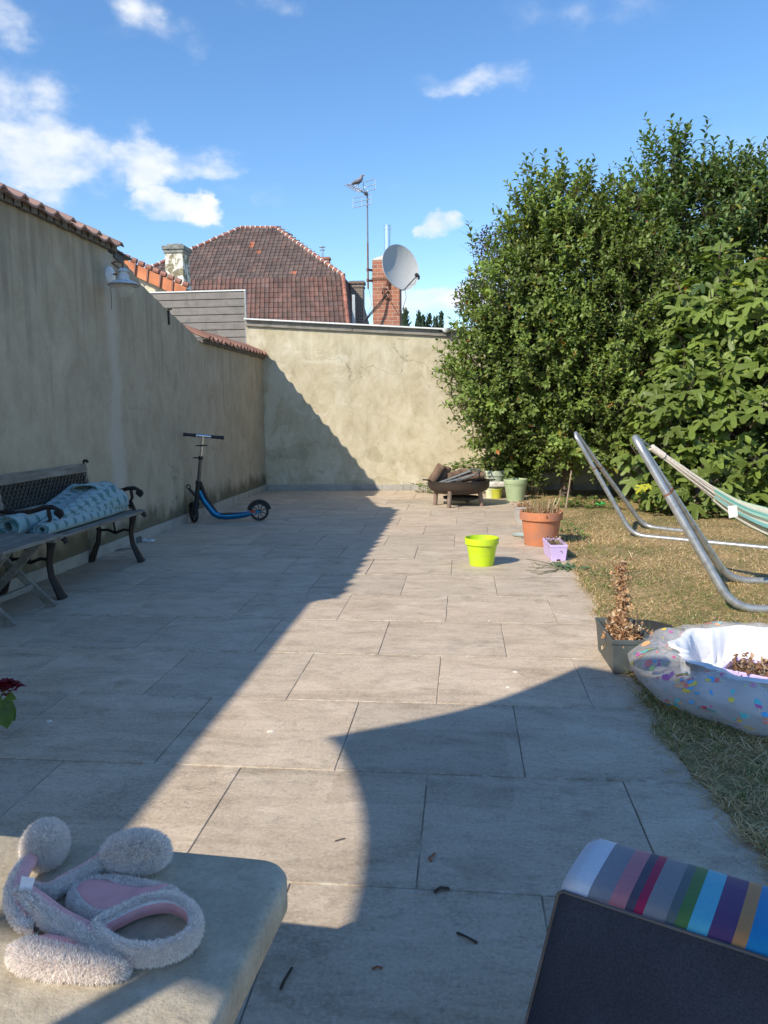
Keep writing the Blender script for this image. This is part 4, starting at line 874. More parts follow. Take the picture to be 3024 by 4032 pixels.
# ------------------------------------------------------------------ fire bowl with logs
def fire_bowl():
    c = Vector((-.055, 9.46, 0)); R0 = .375; t = thing('fire_bowl', 'rusty steel fire bowl on four stub legs in front of the back wall', 'fire pit', c)
    z1 = .305; z0 = .155
    mb = MB(); mb.lathe([(.001, z0-.02), (.15, z0-.02), (.26, z0-.005), (.345, z0+.035), (R0-.004, z0+.075), (R0, z1-.012), (R0+.008, z1-.010), (R0+.008, z1), (R0-.006, z1), (R0-.012, z0+.08), (.33, z0+.045), (.2, z0+.01), (.001, z0)], c, 64, caps=False)
    mb.build('bowl', FIREMETAL, t, smooth=40)
    for (x, y, lx, ly) in ((-.10, -.31, -.012, -.02), (-.27, -.05, -.012, 0), (.25, -.13, .03, -.01), (.1, .25, .01, .02)):
        l = MB(); l.tube([c+Vector((x+lx, y+ly, 0)), c+Vector((x, y, z0+.04))], [.025, .027], 14); l.build('leg', LEGWOOD, t)
    for s in (-1, 1):
        h = MB(); h.tube([c+Vector((s*(R0), -.06, z1-.002)), c+Vector((s*(R0+.055), -.05, z1+.002)), c+Vector((s*(R0+.06), 0, z1+.004)), c+Vector((s*(R0+.055), .05, z1+.002)), c+Vector((s*R0, .06, z1-.002))], .009, 8, flat=(1, .6)); h.build('handle', FIREMETAL, t)
    tr = MB(); tr.lathe([(.001, .045), (.16, .046), (.215, .062), (.222, .085), (.218, .085), (.20, .062), (.001, .054)], c+Vector((.03, .05, .012)), 40, caps=False); tr.build('ash_tray', plain('black_mesh', (.03, .028, .026), .8, scale=80, var=.4), t)
    ash = MB(); ash.lathe([(R0-.03, z1-.075), (.2, z1-.04), (.001, z1-.03)], c, 30, caps=False); ash.build('ash', plain('charcoal', (.025, .022, .02), .95, scale=30, var=.5, bump=.9, bd=.02), t)
    g_ = MB(); gx = Matrix.Rotation(math.radians(-16), 3, 'Y') @ Matrix.Rotation(math.radians(10), 3, 'X')
    ring = [c+Vector((.03, -.02, z1+.055)) + gx @ Vector((.24*math.cos(a), .20*math.sin(a), 0)) for a in np.linspace(0, 2*math.pi, 36, endpoint=False)]
    g_.tube(ring, .006, 6, closed=True)
    for k in range(-5, 6):
        x = k*.04; y = .20*math.sqrt(max(0, 1-(x/.24)**2)); g_.tube([c+Vector((.03, -.02, z1+.055))+gx @ Vector((x, -y, 0)), c+Vector((.03, -.02, z1+.055))+gx @ Vector((x, y, 0))], .004, 5)
    o = g_.build('cooking_grate', plain('grey_grate', (.16, .17, .17), .6, .3), loc=tuple(c)); setp(o, 'round wire cooking grate tilted over the logs in the fire bowl', 'grate')
    d = MB(); d.box(c+Vector((-.06, -.16, z1+.045)), (.44, .045, .012), rz=.28, ry=-.33); d.box(c+Vector((.02, -.2, z1+.035)), (.36, .03, .012), rz=.1, ry=-.26)
    o = d.build('scrap_slat', plain('grey_slat', (.23, .25, .25), .7), loc=tuple(c)); setp(o, 'bluish grey slats leaning across the rim of the fire bowl', 'slat')
    L = lambda a, b: (c+Vector(a), c+Vector(b))
    for lab, a, b, r, m in (('split log standing up out of the left side of the fire bowl', (-.32, -.02, z1-.02), (-.20, .02, z1+.175), .058, LOGM), ('second split log leaning beside the tallest one in the fire bowl', (-.22, .06, z1-.03), (-.13, .09, z1+.15), .05, LOGM),
                          ('dark log lying across the right half of the fire bowl', (.02, -.10, z1+.03), (.30, -.04, z1+.06), .052, LOGM), ('short charred log in the middle of the fire bowl', (-.12, .02, z1+.03), (.10, .10, z1+.09), .05, LOGM), ('bark covered log at the back rim of the fire bowl', (0, .18, z1+.02), (.28, .12, z1+.05), .055, BARK)):
        log('firewood_log', lab, *L(a, b), r, m, plain('log_end', (.28, .20, .14), .9, scale=25, var=.25))
fire_bowl()

# ------------------------------------------------------------------ foliage
LT = np.array([[0, 0, 0], [0, .33, .02], [0, .68, .03], [0, 1.0, -.10], [.23, .28, .09], [.22, .66, .10], [-.23, .28, .09], [-.22, .66, .10]])
LFQ = [(0, 4, 1, 1), (0, 1, 6, 6), (1, 4, 5, 2), (1, 2, 7, 6), (2, 5, 3, 3), (2, 3, 7, 7)]
def leafmesh(name, parent, P, D, Nn, Ls, cols, mat=LEAF, curl=1.0, wide=1.0, T=LT, tris=None):
    """P base points, D leaf axes, Nn rough upper normals"""
    P = np.asarray(P); D = np.asarray(D); Nn = np.asarray(Nn); Ls = np.asarray(Ls); n = len(P)
    D = D/np.linalg.norm(D, axis=1, keepdims=True); X = np.cross(D, Nn); X /= np.linalg.norm(X, axis=1, keepdims=True)+1e-9; Z = np.cross(X, D)
    t = T.copy(); t[:, 0] *= wide; t[:, 2] *= curl; m = len(t)
    V = P[:, None, :] + Ls[:, None, None]*(t[None, :, 0:1]*X[:, None, :] + t[None, :, 1:2]*D[:, None, :] + t[None, :, 2:3]*Z[:, None, :])
    if tris is None: tris = np.array([(0, 4, 1), (0, 1, 6), (1, 4, 5), (1, 5, 2), (1, 2, 7), (1, 7, 6), (2, 5, 3), (2, 3, 7)])
    F = (np.arange(n)*m)[:, None, None] + tris[None]
    return npmesh(name, V.reshape(-1, 3), F.reshape(-1, 3), mat, parent, np.repeat(np.asarray(cols), m, 0), smooth=False)
def unit(v): return v/(np.linalg.norm(v)+1e-9)
def crown(lobes, nshoots, base, up=.55, length=(.16, .42), leaf=(.045, .078), back=.35, space=.021, hi=None, peaks=(), dark=1.0):
    P, D, NN, LS, C = [], [], [], [], []; tw = MB()
    vol = np.array([l[3]*l[5]+l[3]*l[4] for l in lobes]); pr = vol/vol.sum(); cnt = 0
    L = [np.array(l, dtype=float) for l in lobes]
    def shoot(p, d, ln, tone, lf, sp=space):
        nL = max(4, int(ln/sp)); ph = rng.uniform(0, 6.28); side = unit(np.cross(d, [.3, .2, 1])); s2 = np.cross(d, side); bend = rng.normal(0, .10, 3)
        tw_pts = []
        for k in range(nL):
            u = (k+.5)/nL; q = p + d*ln*u + bend*ln*u*u; a = ph + k*2.4
            o = side*math.cos(a) + s2*math.sin(a); ax = unit(o*.95 + d*(.35+.5*u) + np.array([0, 0, -.18*(1-u)])); s = lf*(1-.35*u**3)*rng.uniform(.8, 1.2)
            P.append(q); D.append(ax); NN.append(unit(d*.9 + np.array([0, 0, .8]) + rng.normal(0, .35, 3))); LS.append(s)
            f = tone*rng.uniform(.82, 1.18)*(1+.25*u); c = np.array(base)*f
            if rng.random() < .03: c = np.array([.30, .30, .06])
            if rng.random() < .004: c = np.array([.42, .16, .04])
            C.append(c)
        tw.tube([p-d*.10, p+d*ln*.55+bend*ln*.3, p+d*ln+bend*ln], [.004, .003, .0015], 4, 0, None, caps=False)
    while cnt < nshoots:
        l = L[rng.choice(len(L), p=pr)]; v = unit(rng.normal(0, 1, 3))
        if v[1] > .25 and rng.random() > back: continue
        bump = noise.noise(tuple(l[:3]*2.0+v*l[3:6]*2.6)); cl = noise.noise(tuple(l[:3]*1.3+v*l[3:6]*4.5+9))
        if cl < -.12 and rng.random() < .88: continue
        p = l[:3] + v*l[3:6]*(rng.uniform(.76, 1.0)+.26*bump)
        if p[2] < .06: continue
        if any((((p-m[:3])/m[3:6])**2).sum() < .50 for m in L if m is not l): continue
        cnt += 1
        nrm = unit(v/l[3:6]); d = unit(nrm*.75 + np.array([0, 0, up]) + rng.normal(0, .32, 3))
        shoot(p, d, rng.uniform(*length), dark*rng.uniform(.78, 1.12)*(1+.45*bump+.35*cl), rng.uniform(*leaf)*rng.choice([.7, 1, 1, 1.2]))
    for x, y, z, ln in peaks:
        for k in range(3):
            q = np.array([x+rng.normal(0, .07), y+rng.normal(0, .08), z-ln*(1+.1*k)]); shoot(q, unit(np.array([rng.normal(0, .10), 0, 1])), ln*1.0*(1 if k == 0 else rng.uniform(.45, .8)), dark*rng.uniform(.9, 1.1), leaf[1]*1.12, .026)
    # inner leaves that close the crown
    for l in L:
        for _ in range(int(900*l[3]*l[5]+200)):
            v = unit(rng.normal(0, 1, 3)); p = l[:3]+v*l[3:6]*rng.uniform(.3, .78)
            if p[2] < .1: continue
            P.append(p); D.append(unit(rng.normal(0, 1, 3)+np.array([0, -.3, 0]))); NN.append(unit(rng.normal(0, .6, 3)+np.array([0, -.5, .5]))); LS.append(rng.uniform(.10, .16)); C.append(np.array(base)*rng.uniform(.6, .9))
    return P, D, NN, LS, C, tw
def trunk(parent, base, forks, r):
    mb = MB(); b = Vector(base); top = b+Vector((.04, .03, .55)); mb.tube([b-Vector((0, 0, .05)), b+Vector((.01, 0, .12)), top], [r*1.35, r, r*.85], 12)
    for f in forks: f = Vector(f); m = top.lerp(f, .5)+Vector((random.uniform(-.08, .08), random.uniform(-.08, .08), .06)); mb.tube([top-Vector((0, 0, .04)), top.lerp(m, .5), m, m.lerp(f, .6), f], [r*.7, r*.6, r*.45, r*.3, r*.12], 8)
    return mb.build('trunk', BARK, parent, smooth=60)

ta = thing('apple_tree', 'broad leafy apple tree nearest the back wall, spilling over the end of the patio', 'tree', (1.3, 10.35, 0))
LOB_A = [(.80, 10.2, 1.65, .80, .75, .80), (1.30, 10.25, 2.65, .85, .75, .85), (.75, 10.1, 2.35, .55, .6, .65), (1.02, 10.35, 1.12, .72, .50, .55), (1.25, 10.2, 3.35, .52, .45, .52), (.95, 10.2, 3.2, .35, .35, .55), (1.95, 10.0, 2.2, .75, .75, 1.0), (1.75, 10.0, 1.15, .80, .68, .80), (1.85, 10.2, 3.2, .48, .45, .5), (.38, 10.3, 1.35, .42, .45, .50), (.45, 10.2, 2.1, .35, .4, .45), (.80, 10.75, .5, .40, .22, .34), (.60, 10.45, .80, .40, .28, .34)]
pk = [(PY(x, y, 10.2).x, 10.2, PY(x, y, 10.2).z, ln) for x, y, ln in ((2075, 640, .5), (2110, 625, .4), (2180, 590, .45), (2262, 580, .6), (2310, 625, .45), (2465, 660, .45), (2010, 780, .35), (1925, 870, .35), (1960, 930, .3), (2380, 720, .4), (1880, 1010, .25), (1835, 1120, .25), (1800, 1240, .2), (2150, 660, .4))]
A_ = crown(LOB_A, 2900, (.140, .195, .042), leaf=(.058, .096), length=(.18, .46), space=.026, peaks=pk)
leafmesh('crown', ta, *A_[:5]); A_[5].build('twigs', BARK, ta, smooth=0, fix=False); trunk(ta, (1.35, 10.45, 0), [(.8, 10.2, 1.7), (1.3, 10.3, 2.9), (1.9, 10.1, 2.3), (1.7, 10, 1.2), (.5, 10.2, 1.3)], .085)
# the loose branch reaching left in front of the wall
br = thing('climbing_branch', 'thin leafy branch standing free of the crown against the cream wall', 'branch', (-.12, 10.4, .5))
P, D, NN, LS, C = [], [], [], [], []; bmb = MB()
for pts in ([(1850, 1650), (1800, 1600), (1768, 1530), (1748, 1450), (1738, 1400)], [(1830, 1700), (1790, 1640), (1765, 1590)], [(1700+80, 1560), (1775, 1500), (1790, 1450)]):
    W3 = [PY(x, y, 10.3) for x, y in pts]; bmb.tube(W3, [.006, .005, .004, .003, .002][:len(W3)], 5)
    for k in range(26 if len(pts) > 3 else 14):
        u = random.random()*(len(W3)-1.001); q = W3[int(u)].lerp(W3[int(u)+1], u % 1); a = random.uniform(0, 6.3)
        P.append(q); D.append(unit(np.array([math.cos(a), math.sin(a), .35]))); NN.append(unit(np.array([0, -.4, 1]))); LS.append(random.uniform(.05, .075)); C.append(np.array([.10, .17, .045])*random.uniform(.8, 1.3))
leafmesh('leaves', br, P, D, NN, LS, C); bmb.build('stem', BARK, br)

tb = thing('pear_tree', 'taller leafy fruit tree on the right with long upright shoots above the fig', 'tree', (3.0, 10.6, 0))
LOB_B = [(2.65, 10.35, 3.05, .62, .6, .85), (3.25, 10.3, 2.95, .75, .7, .95), (2.7, 10.25, 1.9, .75, .7, .9), (3.5, 10.2, 1.8, .85, .7, 1.0), (4.1, 10.2, 3.0, .7, .7, .95), (2.55, 10.35, 3.7, .32, .35, .5), (2.2, 10.35, 2.9, .45, .5, .6), (4.2, 10.1, 1.7, .8, .7, 1.2), (3.5, 10.3, 3.5, .45, .4, .45)]
pk = [(PY(x, y, 10.35).x, 10.35, PY(x, y, 10.35).z, ln) for x, y, ln in ((2662, 468, .75), (2690, 520, .6), (2640, 560, .7), (2600, 640, .5), (2770, 500, .7), (2800, 540, .5), (2895, 535, .7), (2930, 570, .6), (2860, 600, .5), (2985, 580, .6), (3010, 630, .5), (2555, 700, .4), (2720, 610, .5), (2830, 650, .5), (2500, 740, .4), (2960, 680, .5), (2740, 690, .4))]
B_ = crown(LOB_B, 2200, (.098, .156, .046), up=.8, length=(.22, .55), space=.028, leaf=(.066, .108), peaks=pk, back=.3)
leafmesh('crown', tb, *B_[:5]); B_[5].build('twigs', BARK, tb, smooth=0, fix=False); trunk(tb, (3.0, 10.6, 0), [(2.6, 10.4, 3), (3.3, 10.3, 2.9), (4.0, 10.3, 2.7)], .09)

tp_ = thing('purple_tree', 'purple leaved plum tree showing behind the left edge of the apple tree', 'tree', (.95, 12.2, 0))
P, D, NN, LS, C = [], [], [], [], []; tw = MB()
for (cx, cz, rx_, rz_, n) in ((PY(1965, 960, 12).x, PY(1965, 960, 12).z, .42, .34, 1500), (PY(1890, 1180, 12).x, PY(1890, 1180, 12).z, .40, .42, 1700), (PY(2010, 1080, 12).x, PY(2010, 1080, 12).z, .6, .5, 1400), (PY(2420, 960, 12).x, PY(2420, 960, 12).z, .7, .6, 1500)):
    for _ in range(n):
        v = unit(rng.normal(0, 1, 3))*rng.uniform(.5, 1.05); P.append((cx+v[0]*rx_, 12.2+v[1]*.35, cz+v[2]*rz_)); D.append(unit(rng.normal(0, 1, 3))); NN.append(unit(rng.normal(0, .5, 3)+np.array([0, -.3, .8]))); LS.append(rng.uniform(.03, .05)); C.append(np.array([.055, .025, .045])*rng.uniform(.6, 1.6))
leafmesh('crown', tp_, P, D, NN, LS, C)
for k in range(24):
    a = PY(1930+random.uniform(-60, 30), 1060+random.uniform(-120, 100), 12); tw.tube([a+Vector((.35, 0, -.25)), a, a+Vector((-random.uniform(.05, .28), 0, random.uniform(.03, .2)))], [.006, .003, .001], 4)
tw.build('twigs', BARK, tp_, smooth=0); trunk(tp_, (1.0, 12.3, 0), [(.6, 12.2, 3), (1.2, 12.2, 3.2), (2.0, 12.2, 3.4)], .09)

# fig: deeply lobed leaves
def fig_template():
    lobes = [(-125, .42), (-62, .80), (0, 1.0), (62, .80), (125, .42)]; pts = []
    for i, (a, r) in enumerate(lobes):
        for da, k in ((-15, .72), (-8, .93), (0, 1.0), (8, .93), (15, .72)): pts.append((a+da, r*k))
        if i < 4: pts.append(((a+lobes[i+1][0])/2, .33))
    V = [(0, .0, .0)]
    for a, r in pts:
        t = math.radians(a); V.append((math.sin(t)*r*.62, .22+math.cos(t)*r*.62, .05-.20*r*r+.03*math.sin(a)))
    V[0] = (0, .12, .04); n = len(V)-1
    return np.array(V), np.array([(0, i+1, i) for i in range(1, n)] + [(0, 1, n)])
FT, FTR = fig_template()
def fig():
    t = thing('fig_tree', 'fig bush with large lobed leaves at the right edge, in front of the taller tree', 'tree', (2.95, 9.1, 0))
    lobes = [(2.70, 8.95, 2.15, .50, .45, .60), (3.25, 8.75, 2.15, .65, .55, .70), (2.55, 8.75, 1.2, .62, .5, .65), (3.15, 8.55, 1.15, .75, .5, .75), (2.15, 8.75, .55, .38, .35, .42), (3.8, 8.5, 1.4, .7, .55, 1.0), (2.75, 8.45, .50, .65, .38, .40), (3.4, 8.3, .45, .6, .35, .40)]
    L = [np.array(l, float) for l in lobes]; P, D, NN, LS, C = [], [], [], [], []; st = MB(); pr = np.array([l[3]*l[5] for l in L]); pr /= pr.sum(); cnt = 0
    while cnt < 250:
        l = L[rng.choice(len(L), p=pr)]; v = unit(rng.normal(0, 1, 3))
        if v[1] > .15 and rng.random() > .2: continue
        p = l[:3]+v*l[3:6]*(rng.uniform(.72, 1.05)+.2*noise.noise(tuple(l[:3]*2+v*2)))
        if p[2] < .12: continue
        if any((((p-m[:3])/m[3:6])**2).sum() < .6 for m in L if m is not l): continue
        cnt += 1; d = unit(unit(v/l[3:6])*.7+np.array([-.05, -.25, .6])+rng.normal(0, .2, 3)); side = unit(np.cross(d, [.2, .1, 1.])); s2 = np.cross(d, side); ph = rng.uniform(0, 6.3); tone = rng.uniform(.75, 1.15)
        st.tube([p-d*.32, p+d*.05], [.012, .006], 6)
        for k in range(rng.integers(5, 9)):
            a = ph+k*2.4; o = side*math.cos(a)+s2*math.sin(a); u = k/8; q = p+d*(.02*k-.1); ax = unit(o*(1-.3*u)+d*.45+np.array([0, 0, -.22*(1-u)])+rng.normal(0, .15, 3)); s = rng.uniform(.22, .36)*(1-.45*u)
            pet = q+o*.07; P.append(pet); D.append(ax); NN.append(unit(d*.8+np.array([-.1, -.25, .9])+rng.normal(0, .42, 3))); LS.append(s)
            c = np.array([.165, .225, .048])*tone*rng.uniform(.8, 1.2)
            if rng.random() < .003: c = np.array([.50, .48, .05])
            if rng.random() < .002: c = np.array([.30, .17, .05])
            C.append(c*rng.uniform(.85, 1.2))
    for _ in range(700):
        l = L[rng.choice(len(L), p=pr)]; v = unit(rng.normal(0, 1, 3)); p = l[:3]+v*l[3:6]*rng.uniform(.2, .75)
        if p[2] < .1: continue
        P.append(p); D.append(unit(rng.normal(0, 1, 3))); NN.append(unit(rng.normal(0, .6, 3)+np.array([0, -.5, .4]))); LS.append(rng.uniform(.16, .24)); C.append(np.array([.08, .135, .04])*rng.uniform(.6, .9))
    # yellowing leaves low at the left
    for px, py, s in ((2535, 1912, .14), (2560, 1908, .12), (2522, 1925, .10)):
        q = PY(px, py, 8.2); P.append(q); D.append((-.5, -.5, -.3)); NN.append((0, -.7, .6)); LS.append(s); C.append((.50, .50, .05))
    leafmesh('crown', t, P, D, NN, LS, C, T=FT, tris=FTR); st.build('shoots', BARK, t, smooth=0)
    trunk(t, (2.9, 9.15, 0), [(2.5, 8.8, 1.2), (2.8, 9, 2.1), (3.3, 8.8, 2.1), (3.2, 8.6, 1.1)], .06)
fig()
# hedge foot weeds and the leafy runner behind the fire bowl
def leafy_patch(name, label, cat, pts, n, size, base, h=.08, stem=True):
    P, D, NN, LS, C = [], [], [], [], []; sb = MB(); c0 = pts[0]
    t = thing(name, label, cat, c0)
    for _ in range(n):
        u = random.random()*(len(pts)-1.001); q = Vector(pts[int(u)]).lerp(Vector(pts[int(u)+1]), u % 1)+Vector((random.gauss(0, .05), random.gauss(0, .05), random.uniform(.0, h)))
        a = random.uniform(0, 6.3); P.append(q); D.append(unit(np.array([math.cos(a), math.sin(a), random.uniform(-.2, .5)]))); NN.append(unit(np.array([random.gauss(0, .3), -.3, 1]))); LS.append(size*random.uniform(.6, 1.2)); C.append(np.array(base)*random.uniform(.7, 1.3))
        if random.random() < .3: sb.tube([Vector((q.x, q.y, max(q.z-h, .0))), q], .0015, 4)
    sb.tube([Vector(p)+Vector((0, 0, .01)) for p in pts], .003, 5)
    leafmesh('leaves', t, P, D, NN, LS, C, wide=1.5); sb.build('stems', STALK, t, smooth=0)
g_ = lambda x, y, z=0: G(x, y, z)
leafy_patch('creeping_weed', 'leafy runner creeping along the wall foot left of the fire bowl', 'weed', [Vector((-.62, 10.9, .0)), Vector((-.45, 10.8, .02)), Vector((-.25, 10.7, .05)), Vector((0, 10.8, .05))], 130, .055, (.16, .22, .07), .13)
leafy_patch('creeping_weed', 'mass of bright leaves trailing behind the fire bowl and tall planter', 'weed', [Vector((-.18, 10.6, .22)), Vector((.1, 10.55, .30)), Vector((.35, 10.5, .28)), Vector((.7, 10.45, .2)), Vector((1.0, 10.3, .1))], 420, .07, (.15, .21, .06), .20)
leafy_patch('low_weed', 'small clump of green weeds growing behind the terracotta pot', 'weed', [Vector((.9, 7.4, 0)), Vector((1.0, 7.0, 0)), Vector((.98, 6.7, 0))], 60, .045, (.18, .24, .07), .12)
leafy_patch('low_weed', 'low green weeds at the dark foot of the hedge', 'weed', [Vector((1.1, 9.2, 0)), Vector((1.6, 9.1, 0)), Vector((2.3, 8.5, 0)), Vector((2.9, 8.0, 0))], 320, .06, (.13, .19, .05), .14)
leafy_patch('pulled_weed', 'uprooted weed with blue green leaves lying by the lilac planter', 'weed', [g_(2195, 2225), g_(2235, 2240), g_(2275, 2245)], 130, .028, (.12, .20, .10), .025)
rb_ = thing('dead_weed', 'spray of thin dead stems fanned on the slabs before the lilac planter', 'weed', g_(2180, 2240)); sm = MB()
for x0, y0, x1, y1, x2, y2 in ((2200, 2232, 2140, 2212, 2072, 2200), (2205, 2238, 2150, 2235, 2080, 2232), (2198, 2242, 2140, 2250, 2070, 2245), (2190, 2230, 2120, 2222, 2100, 2212), (2195, 2246, 2130, 2258, 2090, 2252), (2185, 2236, 2150, 2228, 2110, 2240), (2190, 2250, 2150, 2252, 2120, 2262)):
    sm.tube([g_(x0, y0, .004), g_(x1, y1, .012), g_(x2, y2, .004)], [.003, .0028, .0022], 5)
sm.build('stalks', plain('dead_stem', (.17, .16, .10), .9), rb_, smooth=60)
tg = MB(); tg.tube([PY(2228, 2000, 8.2), PY(2240, 1925, 8.2), PY(2250, 1853, 8.2)], [.008, .008, .006], 7); setp(tg.build('garden_stake', plain('stake', (.36, .26, .20), .85), loc=tuple(PY(2228, 2000, 8.2))), 'thin brown garden stake standing in the lawn before the hedge', 'stake')
# far conifers beyond the wall
for k, (px, py, hw) in enumerate(((1596, 1222, 22), (1583, 1238, 12), (1648, 1232, 20), (1690, 1240, 26), (1665, 1248, 18), (1737, 1232, 10), (1715, 1250, 16))):
    Y = 27+k*.5; T = PY(px, py, Y); r = hw/CF*Y; t = thing('conifer', ['widest pointed conifer close to the brick chimney', 'thin conifer directly behind the brick chimney edge', 'conifer in the middle of the far row with a thin tip', 'broad conifer right of the middle of the far row', 'lower conifer filling the middle of the far row', 'slim lone conifer at the right end of the far row', 'short conifer just left of the slim lone one'][k], 'tree', (T.x, Y, 0), 'conifers far behind the back wall')
    P, D, NN, LS, C = [], [], [], [], []; H = 2.2
    for _ in range(700):
        u = random.random()**.7; z = T.z-H*u; rr = r*(min(1, u*H/1.0*.9)+.08)*random.uniform(.5, 1.1)*(1+.25*math.sin(u*14+k)); a = random.uniform(0, 6.3)
        P.append((T.x+rr*math.cos(a), Y+rr*math.sin(a), z)); D.append(unit(np.array([math.cos(a)*.5, math.sin(a)*.5, 1.1])+rng.normal(0, .2, 3))); NN.append((math.cos(a), math.sin(a), .3)); LS.append(random.uniform(.10, .18)); C.append(np.array([.050, .085, .050])*random.uniform(.7, 1.3))
    leafmesh('crown', t, P, D, NN, LS, C); tr = MB(); tr.tube([(T.x, Y, 0), (T.x, Y, T.z-.2)], [.12, .015], 8); tr.build('trunk', BARK, t)

# ------------------------------------------------------------------ scooter
def scooter():
    fw = G(765, 2058); rw = G(1022, 2050); fw.z = rw.z = 0; R0 = .10; d = (rw-fw).normalized(); n = Vector((-d.y, d.x, 0))
    t = thing('kick_scooter', 'blue kick scooter with big wheels parked by the left wall', 'scooter', fw)
    tyre = plain('tyre_rubber', (.022, .022, .024), .7)
    def wheel(c, ax, name='wheel', R_=R0):
        ax = ax.normalized(); rot = ax.to_track_quat('Z', 'Y').to_matrix(); mb = MB(); mb.lathe([(R_-.022, -.012), (R_-.006, -.013), (R_, -.006), (R_, .006), (R_-.006, .013), (R_-.022, .012)], c, 44, rot, caps=False); mb.lathe([(R_-.022, .012), (R_-.022, -.012)], c, 44, rot, caps=False)
        w = mb.build(name, tyre, t); r = MB(); r.lathe([(.001, -.014), (.018, -.014), (.018, .014), (.001, .014)], c, 20, rot)
        for k in range(9):
            a = 2*math.pi*k/9; q = rot @ Vector((math.cos(a), math.sin(a), 0)); r.beam(c+q*.014, c+q*(R_-.02), .009, .008, ax)
        r.lathe([(R_-.027, -.008), (R_-.020, -.008), (R_-.020, .008), (R_-.027, .008)], c, 40, rot, caps=False)
        r.build('rim', PLASTICBLACK, w); h = MB(); h.lathe([(.001, -.017), (.009, -.017), (.009, .017), (.001, .017)], c, 14, rot); h.build('hub', plain('blue_hub', (.02, .2, .38), .3, .5), w)
    rc = rw+Vector((0, 0, R0)); steer = math.radians(62); sd_ = d*math.cos(steer)+n*(-math.sin(steer))   # front wheel is turned towards the viewer
    fd = Vector((sd_.x, sd_.y, 0)).normalized(); fc = fw+Vector((0, 0, R0+.002)); wheel(rc, n); wheel(fc, Vector((-fd.y, fd.x, 0)))
    head = fc + Vector((d.x*-.01+0.02*d.x, 0, 0)) ; lean = Vector((d.x*.03, d.y*.03, 0))
    base = fw+d*.03; top = PY(798, 1722, base.y-.02); colA = base+Vector((0, 0, .20)); ax = (top-colA).normalized(); P = lambda z: colA+ax*((z-.20)/ax.z)
    f = MB(); f.tube([P(.20), P(.40)], .026, 14); f.tube([P(.40), P(.44)], .030, 14); 
    sp = Vector((-fd.y, fd.x, 0))
    for s in (-1, 1): f.tube([P(.23), P(.20)+sp*.026*s, fc+sp*.024*s], [.016, .013, .010], 8, flat=(1, 1))
    f.build('fork', PLASTICBLACK, t)
    m = MB(); m.tube([P(.44), P(.665)], .019, 16); m.build('lower_tube', plain('dark_chrome', (.16, .16, .165), .3, .9, bump=0), t)
    c = MB(); c.tube([P(.66), P(.695)], .025, 14); c.beam(P(.68)-d*.075, P(.68)+d*.02, .018, .014); c.build('clamp', PLASTICBLACK, t)
    u = MB(); u.tube([P(.69), P(.90)], .0135, 16); u.build('upper_tube', SILVER, t)
    c2 = MB(); c2.tube([P(.805)-Vector((0, 0, .008)), P(.805)+Vector((0, 0, .008))], .022, 14); c2.beam(P(.805)-d*.06, P(.805)+d*.055, .016, .013); c2.build('clamp', PLASTICBLACK, t)
    L = PY(722, 1710, base.y-.10); R_ = PY(880, 1724, base.y+.10); h = MB(); h.tube([L, R_], .0125, 14); h.tube([L.lerp(R_, .36), L.lerp(R_, .62)], .018, 14); h.build('handlebar', SILVER, t)
    for a, b in ((0, .30), (.69, 1.0)):
        gmb = MB(); ps = [L.lerp(R_, a+(b-a)*k/8) for k in range(9)]; gmb.tube(ps, [.021, .0185, .0175, .017, .0165, .017, .0175, .0185, .021] if a == 0 else [.021, .0185, .017, .0165, .017, .0175, .0185, .020, .022], 14); gmb.build('grip', plain('grip_rubber', (.025, .025, .035), .75), t)
    # frame: sloping neck then low deck to the rear wheel
    N0 = P(.335)+d*.012; q = lambda s, z: fw+d*s+Vector((0, 0, z)); Ld = (rw-fw).length
    path = [N0, q(.10, .235), q(.16, .15), q(.205, .088), q(.26, .062), q(.33, .055), q(.45, .060), q(.54, .072), q(.60, .085)]
    blue = plain('blue_anodised', (.012, .17, .36), .28, .6, var=.08, bump=0)
    b = MB(); b.tube(path, [.022, .026, .028, .030, .032, .032, .032, .028, .022], 12, flat=(1.15, .85)); b.build('deck', blue, t)
    k = MB(); k.beam(q(.27, .088), q(.55, .090), .085, .006); k.tube([P(.42)+d*.015, q(.125, .26), q(.20, .14), q(.245, .085)], [.02, .020, .018, .012], 10, flat=(1.2, .8)); k.build('grip_tape', PLASTICBLACK, t)
    s = MB(); 
    for sg in (-1, 1): s.beam(q(.55, .085)+n*.02*sg, rc+n*.02*sg, .006, .028); 
    s.build('rear_dropout', blue, t); rd = MB(); rd.beam(q(.575, .098), q(.635, .103), .048, .026); rd.build('red_block', plain('red_plastic', (.35, .03, .02), .4), t)
    fn = MB(); fn.tube([rc+(R0+.012)*(d*math.cos(a)+Vector((0, 0, math.sin(a)))) for a in np.linspace(math.radians(10), math.radians(172), 14)], .014, 8, flat=(1.3, .45)); fn.build('mudguard', PLASTICBLACK, t)
    ff = MB(); ff.tube([fc+(R0+.012)*(fd*math.cos(a)+Vector((0, 0, math.sin(a)))) for a in np.linspace(math.radians(35), math.radians(150), 12)], .015, 8, flat=(1.3, .45)); ff.build('mudguard', PLASTICBLACK, t)
    ks = MB(); e = P(.32)-d*.09+Vector((0, 0, .045)); ks.tube([P(.27), e, ], [.018, .014], 10); ks.tube([e+Vector((.022*math.cos(a), 0, .016+.02*math.sin(a))) for a in np.linspace(0, 6.28, 12, endpoint=False)], .006, 6, closed=True); ks.build('folding_hook', PLASTICBLACK, t)
scooter()

